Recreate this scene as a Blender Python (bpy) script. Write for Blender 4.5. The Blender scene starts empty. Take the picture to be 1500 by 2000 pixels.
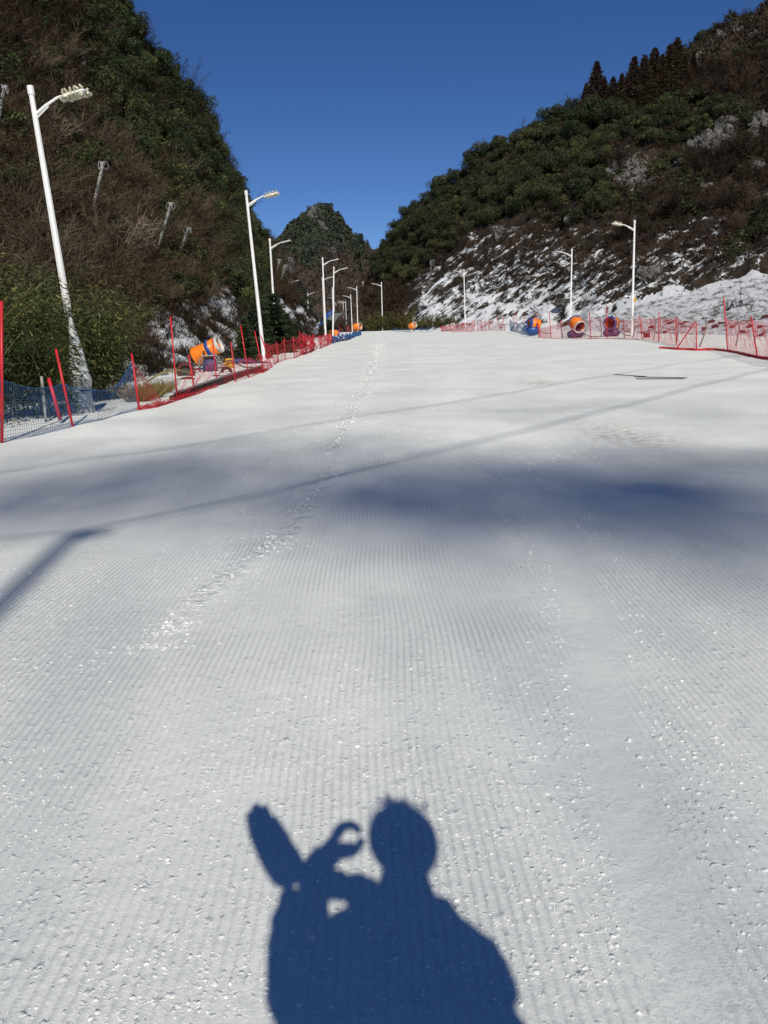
import bpy, math, random
import numpy as np
from mathutils import Vector, Matrix
C = bpy.context; scene = C.scene; D = bpy.data
random.seed(7); rng = np.random.default_rng(11)
R_ = math.radians

# ------------------------------------------------------------------ camera
CAM = np.array([0.0, 0.0, 1.3]); PITCH = R_(13.0); ROLL = 0.03; F = 1500.0; S = 0.8125
_r = np.array([1.0, 0, 0]); _f = np.array([0, math.cos(PITCH), -math.sin(PITCH)]); _u = np.array([0, math.sin(PITCH), math.cos(PITCH)])
RT = math.cos(ROLL) * _r - math.sin(ROLL) * _u
UP = math.cos(ROLL) * _u + math.sin(ROLL) * _r
cam_d = D.cameras.new('camera'); cam = D.objects.new('camera', cam_d); scene.collection.objects.link(cam)
cam_d.sensor_fit = 'VERTICAL'; cam_d.sensor_height = 24.0; cam_d.lens = 24.0 * F / 2000.0
cam_d.clip_start = 0.02; cam_d.clip_end = 5000
M = Matrix(((RT[0], UP[0], -_f[0], CAM[0]), (RT[1], UP[1], -_f[1], CAM[1]), (RT[2], UP[2], -_f[2], CAM[2]), (0, 0, 0, 1)))
cam.matrix_world = M
scene.camera = cam

def ray(px, py):
    px = np.asarray(px, float); py = np.asarray(py, float)
    return _f * F + (px - 750)[..., None] * RT + (1000 - py)[..., None] * UP
def at(px, py, Y):                     # the point seen at (px, py) standing Y*S metres ahead
    d = ray(px, py); Y = np.asarray(Y, float) * S
    return CAM + d * (Y / d[..., 1])[..., None]
def proj(P):
    q = np.asarray(P, float) - CAM
    w = q @ _f
    return 750 + F * (q @ RT) / w, 1000 - F * (q @ UP) / w

# ------------------------------------------------------------------ sun and sky
sd = ray(597, 1716); sd = sd / np.linalg.norm(sd)        # direction the light travels
sun_d = D.lights.new('sun', 'SUN'); sun_d.energy = 4.5; sun_d.angle = R_(0.53); sun_d.color = (1.0, 0.94, 0.84)
sun = D.objects.new('sun', sun_d); scene.collection.objects.link(sun)
sun.rotation_euler = Vector(sd).to_track_quat('-Z', 'Y').to_euler(); sun.location = (0, -20, 30)
w = D.worlds.new('World'); scene.world = w; w.use_nodes = True
nt = w.node_tree; bg = nt.nodes['Background']
sky = nt.nodes.new('ShaderNodeTexSky'); sky.sky_type = 'NISHITA'; sky.sun_disc = False
sky.sun_elevation = math.asin(-sd[2]); sky.sun_rotation = math.atan2(-sd[0], -sd[1])
sky.altitude = 2600; sky.air_density = 0.8; sky.dust_density = 0.0; sky.ozone_density = 3.5
hs = nt.nodes.new('ShaderNodeHueSaturation'); hs.inputs['Saturation'].default_value = 1.19; hs.inputs['Hue'].default_value = 0.509
nt.links.new(sky.outputs[0], hs.inputs['Color']); nt.links.new(hs.outputs[0], bg.inputs[0]); bg.inputs[1].default_value = 0.080
scene.view_settings.view_transform = 'Standard'; scene.view_settings.look = 'None'
scene.view_settings.exposure = 0.0; scene.view_settings.gamma = 1.0
scene.render.engine = 'CYCLES'
scene.cycles.use_denoising = True; scene.cycles.max_bounces = 6; scene.cycles.transparent_max_bounces = 8
scene.cycles.diffuse_bounces = 3

# ------------------------------------------------------------------ numpy noise
def _h(ix, iy, iz, s):
    n = (ix * 374761393 + iy * 668265263 + iz * 2147483647 % 1000003 * 97 + s * 974634777) & 0xFFFFFFFF
    n = ((n ^ (n >> 13)) * 1274126177) & 0xFFFFFFFF
    n = ((n ^ (n >> 16)) * 2246822519) & 0xFFFFFFFF
    return ((n ^ (n >> 15)) & 0xFFFF) / 65535.0
def vnoise(x, y, z=0.0, s=0):
    x, y, z = np.broadcast_arrays(np.asarray(x, float), np.asarray(y, float), np.asarray(z, float))
    ix = np.floor(x).astype(np.int64); iy = np.floor(y).astype(np.int64); iz = np.floor(z).astype(np.int64)
    fx = x - ix; fy = y - iy; fz = z - iz
    fx = fx * fx * (3 - 2 * fx); fy = fy * fy * (3 - 2 * fy); fz = fz * fz * (3 - 2 * fz)
    o = 0
    for a in (0, 1):
        for b in (0, 1):
            for c in (0, 1):
                wgt = (fx if a else 1 - fx) * (fy if b else 1 - fy) * (fz if c else 1 - fz)
                o = o + wgt * _h(ix + a, iy + b, iz + c, s)
    return o * 2 - 1
def fbm(x, y, z=0.0, s=0, oct=4, gain=0.5):
    o = 0; a = 1.0; k = 1.0
    for i in range(oct):
        o = o + a * vnoise(x * k + 17.3 * i, y * k, np.asarray(z) * k, s + i); a *= gain; k *= 2.03
    return o

# ------------------------------------------------------------------ ground height
def H(x, y):
    x = np.asarray(x, float); y = np.asarray(y, float)
    yc = 101.0
    z = 0.017 * np.clip(y, -400, 200)
    over = np.clip(y - yc, 0, None)
    z = z - 0.017 * over - 0.0016 * np.clip(over, 0, 50) ** 2 / 1.0
    near = np.clip((y + 2) / 6, 0, 1)
    z = z + 0.035 * near * vnoise(x / 2.3, y / 3.1, 0, 5) + 0.02 * near * vnoise(x / 1.1, y / 0.9, 3, 6)
    z = z + 0.10 * np.clip((y - 18) / 20, 0, 1) * vnoise(x / 9, y / 13, 0, 9)
    return z
def gp(px, py):                        # where the ray through (px, py) meets the snow
    d = ray(px, py); t = 0.0005
    lo, hi = 0.0, None
    ts = np.geomspace(1.0 / F, 160.0 / F, 900)
    P = CAM + d * ts[:, None]
    below = np.nonzero(P[:, 2] < H(P[:, 0], P[:, 1]))[0]
    if len(below) == 0: return CAM + d * (101.0 / d[1])
    i = below[0]; lo, hi = ts[max(i - 1, 0)], ts[i]
    for _ in range(30):
        m = (lo + hi) / 2; p = CAM + d * m
        if p[2] < float(H(p[0], p[1])): hi = m
        else: lo = m
    return CAM + d * hi
def on_ground(p, dz=0.0): return np.array([p[0], p[1], float(H(p[0], p[1])) + dz])

# ------------------------------------------------------------------ materials
def mat(name, col, rough=0.7, metal=0.0, spec=0.3, var=0.0, scale=8.0, bump=0.0, bscale=60.0, alpha=1.0, trans=0.0, col2=None):
    m = D.materials.new(name); m.use_nodes = True; n = m.node_tree.nodes; l = m.node_tree.links
    b = n['Principled BSDF']; b.inputs['Roughness'].default_value = rough; b.inputs['Metallic'].default_value = metal
    b.inputs['Specular IOR Level'].default_value = spec; b.inputs['Alpha'].default_value = alpha
    tc = n.new('ShaderNodeTexCoord')
    if var > 0 or col2:
        no = n.new('ShaderNodeTexNoise'); no.inputs['Scale'].default_value = scale; no.inputs['Detail'].default_value = 5
        l.new(tc.outputs['Object'], no.inputs['Vector'])
        mx = n.new('ShaderNodeMix'); mx.data_type = 'RGBA'
        c2 = col2 if col2 else tuple(c * (1 - var) for c in col)
        mx.inputs[6].default_value = (*col, 1); mx.inputs[7].default_value = (*c2, 1)
        mr = n.new('ShaderNodeMapRange'); mr.inputs[1].default_value = 0.42; mr.inputs[2].default_value = 0.62
        l.new(no.outputs['Fac'], mr.inputs[0]); l.new(mr.outputs[0], mx.inputs[0]); l.new(mx.outputs[2], b.inputs['Base Color'])
    else: b.inputs['Base Color'].default_value = (*col, 1)
    if bump > 0:
        nb = n.new('ShaderNodeTexNoise'); nb.inputs['Scale'].default_value = bscale; nb.inputs['Detail'].default_value = 3
        l.new(tc.outputs['Object'], nb.inputs['Vector'])
        bp = n.new('ShaderNodeBump'); bp.inputs['Strength'].default_value = bump; bp.inputs['Distance'].default_value = 0.01
        l.new(nb.outputs['Fac'], bp.inputs['Height']); l.new(bp.outputs[0], b.inputs['Normal'])
    return m

def leafmat(name, c1, c2, c3=None, rough=0.6, spec=0.25, trans=0.25):
    m = D.materials.new(name); m.use_nodes = True; n = m.node_tree.nodes; l = m.node_tree.links
    b = n['Principled BSDF']; b.inputs['Roughness'].default_value = rough; b.inputs['Specular IOR Level'].default_value = spec
    a = n.new('ShaderNodeAttribute'); a.attribute_name = 'tint'
    oi = n.new('ShaderNodeObjectInfo')
    ad = n.new('ShaderNodeMath'); ad.operation = 'MULTIPLY_ADD'; ad.inputs[1].default_value = 0.45
    l.new(oi.outputs['Random'], ad.inputs[0])
    sc = n.new('ShaderNodeMath'); sc.operation = 'MULTIPLY'; sc.inputs[1].default_value = 0.75
    l.new(a.outputs['Fac'], sc.inputs[0]); l.new(sc.outputs[0], ad.inputs[2])
    r = n.new('ShaderNodeValToRGB'); r.color_ramp.elements[0].color = (*c1, 1); r.color_ramp.elements[1].color = (*c2, 1)
    r.color_ramp.elements[0].position = 0.1; r.color_ramp.elements[1].position = 0.75
    if c3: e = r.color_ramp.elements.new(0.97); e.color = (*c3, 1)
    l.new(ad.outputs[0], r.inputs[0]); l.new(r.outputs[0], b.inputs['Base Color'])
    if trans > 0:
        t = n.new('ShaderNodeBsdfTranslucent'); l.new(r.outputs[0], t.inputs[0])
        ms = n.new('ShaderNodeMixShader'); ms.inputs[0].default_value = trans
        l.new(b.outputs[0], ms.inputs[1]); l.new(t.outputs[0], ms.inputs[2]); l.new(ms.outputs[0], n['Material Output'].inputs[0])
    return m

def add_node(n, t, **kw):
    x = n.new(t)
    for k, v in kw.items():
        if k.startswith('i'): x.inputs[int(k[1:])].default_value = v
        else: setattr(x, k, v)
    return x

def snow_ground_material():
    m = D.materials.new('groomed_snow'); m.use_nodes = True; n = m.node_tree.nodes; l = m.node_tree.links
    b = n['Principled BSDF']; b.inputs['Roughness'].default_value = 0.62; b.inputs['Specular IOR Level'].default_value = 0.22
    tc = n.new('ShaderNodeTexCoord'); P = tc.outputs['Object']
    def math_(op, a, b_=None, c=None, clamp=False):
        x = n.new('ShaderNodeMath'); x.operation = op; x.use_clamp = clamp
        for i, v in enumerate((a, b_, c)):
            if v is None: continue
            if isinstance(v, (int, float)): x.inputs[i].default_value = v
            else: l.new(v, x.inputs[i])
        return x.outputs[0]
    def noise(scale, detail=3, rough=0.5, vec=None, dist=0.0):
        x = n.new('ShaderNodeTexNoise'); x.inputs['Scale'].default_value = scale; x.inputs['Detail'].default_value = detail
        x.inputs['Roughness'].default_value = rough; x.inputs['Distortion'].default_value = dist
        l.new(vec if vec is not None else P, x.inputs['Vector']); return x.outputs['Fac']
    def smooth(v, a, b_):
        x = n.new('ShaderNodeMapRange'); x.interpolation_type = 'SMOOTHSTEP'; x.inputs[1].default_value = a; x.inputs[2].default_value = b_
        l.new(v, x.inputs[0]); return x.outputs[0]
    sep = n.new('ShaderNodeSeparateXYZ'); l.new(P, sep.inputs[0]); X, Yc = sep.outputs[0], sep.outputs[1]
    at_t = n.new('ShaderNodeAttribute'); at_t.attribute_name = 'track'
    at_l = n.new('ShaderNodeAttribute'); at_l.attribute_name = 'lane'
    at_d = n.new('ShaderNodeAttribute'); at_d.attribute_name = 'dirt'
    # corduroy: ridges 4 cm apart running up the slope, wandering a little
    warp = noise(0.35, 1); wx = math_('MULTIPLY_ADD', warp, 0.25, X)
    ph = math_('MULTIPLY', wx, 2 * math.pi / 0.0275)
    ridge = math_('MULTIPLY_ADD', math_('SINE', ph), 0.5, 0.5)
    ridge = math_('POWER', ridge, 0.5)
    amp = math_('MULTIPLY_ADD', smooth(noise(0.9, 3), 0.35, 0.62), 0.75, 0.25)
    amp = math_('MULTIPLY', amp, math_('SUBTRACT', 1.0, at_l.outputs['Fac'], clamp=True))
    amp = math_('MULTIPLY', amp, math_('SUBTRACT', 1.0, at_t.outputs['Fac'], clamp=True))
    h = math_('MULTIPLY', math_('MULTIPLY', ridge, amp), 0.0062)
    # crumbs lying on the ridges
    def crumbs(scale, thr, gain, seed):
        mp = n.new('ShaderNodeMapping'); mp.inputs['Location'].default_value = (seed, seed * 2, 0); mp.inputs['Scale'].default_value = (1, 0.8, 0.0)
        wn = n.new('ShaderNodeTexNoise'); wn.inputs['Scale'].default_value = scale * 1.6; wn.inputs['Detail'].default_value = 3; l.new(P, wn.inputs['Vector'])
        vm = n.new('ShaderNodeVectorMath'); vm.operation = 'SCALE'; vm.inputs['Scale'].default_value = 1.1 / scale; l.new(wn.outputs['Color'], vm.inputs[0])
        va = n.new('ShaderNodeVectorMath'); l.new(P, va.inputs[0]); l.new(vm.outputs[0], va.inputs[1]); l.new(va.outputs[0], mp.inputs[0])
        v = n.new('ShaderNodeTexVoronoi'); v.inputs['Scale'].default_value = scale; v.feature = 'F1'; v.inputs['Randomness'].default_value = 1
        l.new(mp.outputs[0], v.inputs['Vector'])
        sc_ = n.new('ShaderNodeSeparateColor'); l.new(v.outputs['Color'], sc_.inputs[0])
        dens = smooth(noise(0.55 + 0.1 * seed, 3, 0.6), 0.38, 0.62)
        pres = smooth(math_('MULTIPLY_ADD', dens, 0.35, sc_.outputs[0]), thr, thr + 0.08)
        rad = math_('MULTIPLY_ADD', sc_.outputs[1], 0.25, 0.22)
        dd = math_('DIVIDE', v.outputs['Distance'], rad)
        bump_ = smooth(math_('SUBTRACT', 1.0, dd, clamp=True), 0.0, 0.9)
        return math_('MULTIPLY', math_('MULTIPLY', bump_, pres), gain)
    lane_k = math_('SUBTRACT', 1.0, at_l.outputs['Fac'], clamp=True)
    cr = math_('ADD', crumbs(34, 0.74, 0.0036, 1.7), crumbs(19, 1.02, 0.0032, 3.1))
    cr = math_('ADD', cr, crumbs(60, 0.62, 0.0026, 5.3))
    h = math_('ADD', h, math_('MULTIPLY', cr, lane_k))
    h = math_('ADD', h, math_('MULTIPLY', noise(170, 3, 0.7), 0.0022))
    h = math_('ADD', h, math_('MULTIPLY', noise(16, 4, 0.6), 0.007))
    tr = math_('MULTIPLY', math_('MULTIPLY', noise(17, 4, 0.6, dist=0.6), at_t.outputs['Fac']), 0.06)
    h = math_('ADD', h, tr)
    bp = n.new('ShaderNodeBump'); bp.inputs['Distance'].default_value = 1.0; bp.inputs['Strength'].default_value = 0.9
    l.new(h, bp.inputs['Height']); l.new(bp.outputs[0], b.inputs['Normal'])
    # colour: old granular snow, a little grey, faint dirt
    mx = add_node(n, 'ShaderNodeMix', data_type='RGBA'); mx.inputs[6].default_value = (0.84, 0.865, 0.815, 1); mx.inputs[7].default_value = (0.76, 0.785, 0.745, 1)
    l.new(smooth(noise(1.1, 6, 0.65), 0.35, 0.68), mx.inputs[0])
    gr = add_node(n, 'ShaderNodeMix', data_type='RGBA', blend_type='MULTIPLY'); gr.inputs[0].default_value = 1.0
    gn = math_('MULTIPLY_ADD', noise(240, 2, 0.8), 0.30, 0.85)
    cc = n.new('ShaderNodeCombineColor'); [l.new(gn, cc.inputs[i]) for i in range(3)]
    l.new(mx.outputs[2], gr.inputs[6]); l.new(cc.outputs[0], gr.inputs[7])
    dm = add_node(n, 'ShaderNodeMix', data_type='RGBA'); dm.inputs[7].default_value = (0.30, 0.22, 0.15, 1)
    l.new(gr.outputs[2], dm.inputs[6])
    l.new(math_('MULTIPLY', at_d.outputs['Fac'], math_('MULTIPLY', smooth(noise(9, 5, 0.7), 0.42, 0.62), 0.55)), dm.inputs[0])
    l.new(dm.outputs[2], b.inputs['Base Color'])
    return m

def terrain_material(name, strata, soil1, soil2, rock1, rock2, nscale=0.55, snowcol=(0.80, 0.83, 0.85)):
    m = D.materials.new(name); m.use_nodes = True; n = m.node_tree.nodes; l = m.node_tree.links
    b = n['Principled BSDF']; b.inputs['Roughness'].default_value = 0.85; b.inputs['Specular IOR Level'].default_value = 0.15
    tc = n.new('ShaderNodeTexCoord'); P = tc.outputs['Object']
    mr0 = n.new('ShaderNodeMapping'); mr0.vector_type = 'POINT'; mr0.inputs['Rotation'].default_value = (0, strata, 0); l.new(P, mr0.inputs[0])
    mp = n.new('ShaderNodeMapping'); mp.vector_type = 'POINT'; mp.inputs['Scale'].default_value = (0.50, 0.55, 2.1)
    l.new(mr0.outputs[0], mp.inputs[0])
    s1 = add_node(n, 'ShaderNodeTexNoise'); s1.inputs['Scale'].default_value = nscale; s1.inputs['Detail'].default_value = 9; s1.inputs['Roughness'].default_value = 0.72
    l.new(mp.outputs[0], s1.inputs['Vector'])
    sa = n.new('ShaderNodeAttribute'); sa.attribute_name = 'snow'
    ra = n.new('ShaderNodeAttribute'); ra.attribute_name = 'rock'
    def math_(op, a, b_=None, c=None, clamp=False):
        x = n.new('ShaderNodeMath'); x.operation = op; x.use_clamp = clamp
        for i, v in enumerate((a, b_, c)):
            if v is None: continue
            if isinstance(v, (int, float)): x.inputs[i].default_value = v
            else: l.new(v, x.inputs[i])
        return x.outputs[0]
    thr = math_('MULTIPLY_ADD', sa.outputs['Fac'], 0.50, -0.74)
    geo = n.new('ShaderNodeNewGeometry'); sx = n.new('ShaderNodeSeparateXYZ'); l.new(geo.outputs['Normal'], sx.inputs[0])
    up = math_('MULTIPLY_ADD', sx.outputs[2], 0.14, -0.07)
    s4 = add_node(n, 'ShaderNodeTexNoise'); s4.inputs['Scale'].default_value = nscale * 5.5; s4.inputs['Detail'].default_value = 5; s4.inputs['Roughness'].default_value = 0.7; l.new(mp.outputs[0], s4.inputs['Vector'])
    nz = math_('ADD', math_('MULTIPLY', s1.outputs['Fac'], 0.70), math_('MULTIPLY', s4.outputs['Fac'], 0.30))
    msk = math_('ADD', math_('ADD', nz, up), thr); msk = math_('MULTIPLY', msk, 30, clamp=True)
    # soil and rock
    n2 = add_node(n, 'ShaderNodeTexNoise'); n2.inputs['Scale'].default_value = 0.9; n2.inputs['Detail'].default_value = 8; l.new(P, n2.inputs['Vector'])
    so = add_node(n, 'ShaderNodeMix', data_type='RGBA'); so.inputs[6].default_value = (*soil1, 1); so.inputs[7].default_value = (*soil2, 1)
    mr = n.new('ShaderNodeMapRange'); mr.inputs[1].default_value = 0.38; mr.inputs[2].default_value = 0.65; l.new(n2.outputs['Fac'], mr.inputs[0]); l.new(mr.outputs[0], so.inputs[0])
    mp3 = n.new('ShaderNodeMapping'); mp3.inputs['Scale'].default_value = (1.6, 1.6, 0.35); l.new(P, mp3.inputs[0])
    n3 = add_node(n, 'ShaderNodeTexNoise'); n3.inputs['Scale'].default_value = 1.4; n3.inputs['Detail'].default_value = 9; n3.inputs['Roughness'].default_value = 0.7; l.new(mp3.outputs[0], n3.inputs['Vector'])
    ro = add_node(n, 'ShaderNodeMix', data_type='RGBA'); ro.inputs[6].default_value = (*rock1, 1); ro.inputs[7].default_value = (*rock2, 1)
    mr3 = n.new('ShaderNodeMapRange'); mr3.inputs[1].default_value = 0.42; mr3.inputs[2].default_value = 0.62; l.new(n3.outputs['Fac'], mr3.inputs[0]); l.new(mr3.outputs[0], ro.inputs[0])
    mix = add_node(n, 'ShaderNodeMix', data_type='RGBA'); l.new(so.outputs[2], mix.inputs[6]); l.new(ro.outputs[2], mix.inputs[7])
    rk = math_('MULTIPLY', math_('ADD', math_('ADD', n3.outputs['Fac'], ra.outputs['Fac']), -0.98), 10, clamp=True); l.new(rk, mix.inputs[0])
    fin = add_node(n, 'ShaderNodeMix', data_type='RGBA'); l.new(mix.outputs[2], fin.inputs[6]); fin.inputs[7].default_value = (*snowcol, 1); l.new(msk, fin.inputs[0])
    l.new(fin.outputs[2], b.inputs['Base Color'])
    hh = math_('MULTIPLY_ADD', n3.outputs['Fac'], math_('MULTIPLY_ADD', msk, -0.5, 0.9), math_('MULTIPLY', msk, 0.08))
    hh = math_('ADD', hh, math_('MULTIPLY', s4.outputs['Fac'], 0.7))
    bp = n.new('ShaderNodeBump'); bp.inputs['Distance'].default_value = 0.6; bp.inputs['Strength'].default_value = 0.9
    l.new(hh, bp.inputs['Height']); l.new(bp.outputs[0], b.inputs['Normal'])
    return m

MT = {}
MT['snow'] = snow_ground_material()
MT['clod'] = mat('snow_clod', (0.86, 0.88, 0.85), 0.7, spec=0.2, var=0.08, scale=40, bump=0.6, bscale=90)
MT['hill_l'] = terrain_material('left_hill_ground', R_(-30), (0.030, 0.022, 0.014), (0.055, 0.040, 0.024), (0.10, 0.095, 0.085), (0.22, 0.21, 0.195), 0.9)
MT['hill_r'] = terrain_material('right_hill_ground', R_(33), (0.028, 0.022, 0.015), (0.060, 0.043, 0.030), (0.07, 0.067, 0.06), (0.26, 0.245, 0.23), 0.80)
MT['hill_f'] = terrain_material('far_hill_ground', R_(-20), (0.045, 0.036, 0.026), (0.075, 0.055, 0.04), (0.10, 0.095, 0.09), (0.30, 0.29, 0.28), 0.16)
MT['white_paint'] = mat('white_paint', (0.78, 0.78, 0.76), 0.45, spec=0.4, var=0.12, scale=3)
MT['old_paint'] = mat('flaking_paint', (0.62, 0.62, 0.58), 0.7, col2=(0.045, 0.045, 0.035), scale=9)
MT['led'] = mat('led_module', (0.72, 0.68, 0.50), 0.4, var=0.5, scale=30)
MT['steel'] = mat('grey_steel', (0.30, 0.30, 0.29), 0.5, metal=0.4, var=0.3, scale=6)
MT['mossy'] = mat('mossy_concrete', (0.42, 0.43, 0.41), 0.9, col2=(0.06, 0.065, 0.055), scale=9, bump=0.5, bscale=20)
MT['wire'] = mat('galvanised_wire', (0.40, 0.40, 0.40), 0.5, metal=0.3)
MT['cable'] = mat('black_cable', (0.02, 0.02, 0.02), 0.6)
MT['red'] = mat('red_plastic', (0.55, 0.02, 0.03), 0.45, spec=0.4, var=0.25, scale=4)
MT['red_net'] = mat('red_net_twine', (0.62, 0.035, 0.05), 0.7)
MT['blue_net'] = mat('blue_net_twine', (0.035, 0.12, 0.30), 0.7)
MT['orange'] = mat('orange_enamel', (0.85, 0.22, 0.02), 0.4, spec=0.4, var=0.18, scale=5, bump=0.1)
MT['blue'] = mat('blue_enamel', (0.015, 0.06, 0.24), 0.4, spec=0.4, var=0.2, scale=5)
MT['rim'] = mat('pale_rim', (0.62, 0.60, 0.57), 0.45, var=0.3, scale=7)
MT['dark'] = mat('dark_iron', (0.035, 0.033, 0.032), 0.6, var=0.4, scale=9)
MT['purple'] = mat('purple_cover', (0.075, 0.055, 0.14), 0.65, col2=(0.04, 0.03, 0.075), scale=6, bump=0.5, bscale=9)
MT['yellow'] = mat('yellow_crate', (0.62, 0.32, 0.04), 0.6, var=0.4, scale=9)
MT['tyre'] = mat('reddish_tyre', (0.10, 0.025, 0.022), 0.8, var=0.4, scale=10)
MT['board'] = mat('dark_red_timber', (0.09, 0.025, 0.02), 0.8, col2=(0.04, 0.022, 0.015), scale=3, bump=0.4)
MT['plastic'] = mat('grey_plastic_film', (0.46, 0.48, 0.46), 0.35, spec=0.5, col2=(0.25, 0.27, 0.25), scale=7, bump=0.9, bscale=12)
MT['bark'] = mat('bark', (0.07, 0.055, 0.04), 0.9, var=0.4, scale=9)
MT['rock'] = mat('limestone', (0.13, 0.124, 0.115), 0.9, col2=(0.03, 0.028, 0.025), scale=2.2, bump=0.9, bscale=4)
MT['stalk'] = mat('dry_bamboo', (0.22, 0.18, 0.07), 0.6, var=0.4, scale=12)
MT['hose'] = mat('yellow_hose', (0.40, 0.33, 0.10), 0.6)
MT['leaf_l'] = leafmat('evergreen_leaf_near', (0.011, 0.018, 0.009), (0.045, 0.062, 0.022), (0.10, 0.115, 0.035))
MT['leaf_r'] = leafmat('evergreen_leaf', (0.011, 0.017, 0.008), (0.042, 0.053, 0.020), (0.095, 0.095, 0.032))
MT['leaf_f'] = leafmat('far_leaf', (0.020, 0.028, 0.018), (0.055, 0.066, 0.040), trans=0.1)
MT['twig_f'] = leafmat('far_bare_wood', (0.030, 0.022, 0.017), (0.075, 0.054, 0.042), trans=0)
MT['conifer'] = leafmat('brown_conifer', (0.018, 0.013, 0.009), (0.070, 0.040, 0.024), (0.045, 0.048, 0.024))
MT['spruce'] = leafmat('spruce_needle', (0.010, 0.019, 0.010), (0.038, 0.056, 0.026), (0.07, 0.08, 0.035))
MT['bamboo'] = leafmat('bamboo_leaf', (0.012, 0.020, 0.006), (0.060, 0.078, 0.020), (0.22, 0.20, 0.07))
MT['brush'] = leafmat('brown_scrub', (0.007, 0.0055, 0.004), (0.036, 0.024, 0.014), (0.11, 0.08, 0.052), trans=0, spec=0.08, rough=0.9)
MT['brush_r'] = leafmat('brown_scrub_right', (0.016, 0.012, 0.009), (0.062, 0.042, 0.030), (0.13, 0.10, 0.07), trans=0, spec=0.08, rough=0.9)
MT['pale_twig'] = leafmat('pale_twig', (0.15, 0.115, 0.085), (0.26, 0.21, 0.16), trans=0)
MT['brush_pale'] = leafmat('weathered_twig', (0.05, 0.038, 0.026), (0.13, 0.10, 0.07), trans=0, spec=0.1, rough=0.9)
MT['dry'] = leafmat('dry_grass', (0.10, 0.075, 0.025), (0.22, 0.16, 0.06), trans=0)
MT['shrub_y'] = leafmat('olive_shrub', (0.030, 0.032, 0.010), (0.12, 0.105, 0.032), (0.20, 0.16, 0.05))
MT['skin'] = mat('skin', (0.50, 0.32, 0.24), 0.6); MT['hair'] = mat('black_hair', (0.012, 0.010, 0.010), 0.6)
MT['jacket'] = mat('dark_jacket', (0.03, 0.035, 0.05), 0.7, bump=0.4); MT['phone'] = mat('phone_black', (0.02, 0.02, 0.02), 0.3)

# ------------------------------------------------------------------ object helpers
col = scene.collection
ORD = 'first second third fourth fifth sixth seventh eighth ninth tenth eleventh twelfth thirteenth fourteenth fifteenth sixteenth seventeenth eighteenth nineteenth twentieth twenty-first twenty-second twenty-third'.split()
def tag(o, label=None, cat=None, group=None, kind=None):
    if label: o['label'] = label
    if cat: o['category'] = cat
    if group: o['group'] = group
    if kind: o['kind'] = kind
    return o
def empty(name, loc, label, cat, group=None, rz=0.0):
    o = D.objects.new(name, None); col.objects.link(o); o.location = tuple(float(v) for v in loc); o.rotation_euler = (0, 0, rz)
    o.empty_display_size = 0.2
    return tag(o, label, cat, group)
def mesh_np(name, V, Fa, m, smooth=False, tint=None, attrs=None):
    V = np.asarray(V, np.float32).reshape(-1, 3); Fa = np.asarray(Fa, np.int32); k = Fa.shape[1]
    me = D.meshes.new(name); me.vertices.add(len(V)); me.vertices.foreach_set('co', V.ravel())
    me.loops.add(Fa.size); me.loops.foreach_set('vertex_index', Fa.ravel())
    me.polygons.add(len(Fa)); me.polygons.foreach_set('loop_start', np.arange(0, Fa.size, k, dtype=np.int32))
    me.polygons.foreach_set('loop_total', np.full(len(Fa), k, np.int32))
    me.update(calc_edges=True)
    if smooth: me.polygons.foreach_set('use_smooth', np.ones(len(Fa), bool))
    at_ = dict(attrs or {})
    if tint is not None: at_['tint'] = tint
    for kk, vv in at_.items():
        a = me.attributes.new(kk, 'FLOAT', 'POINT'); a.data.foreach_set('value', np.asarray(vv, np.float32).ravel())
    if m: me.materials.append(m)
    return me
def link(name, me, parent=None, loc=None):
    o = D.objects.new(name, me); col.objects.link(o)
    if parent: o.parent = parent
    if loc is not None: o.location = tuple(float(v) for v in loc)
    return o
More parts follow.
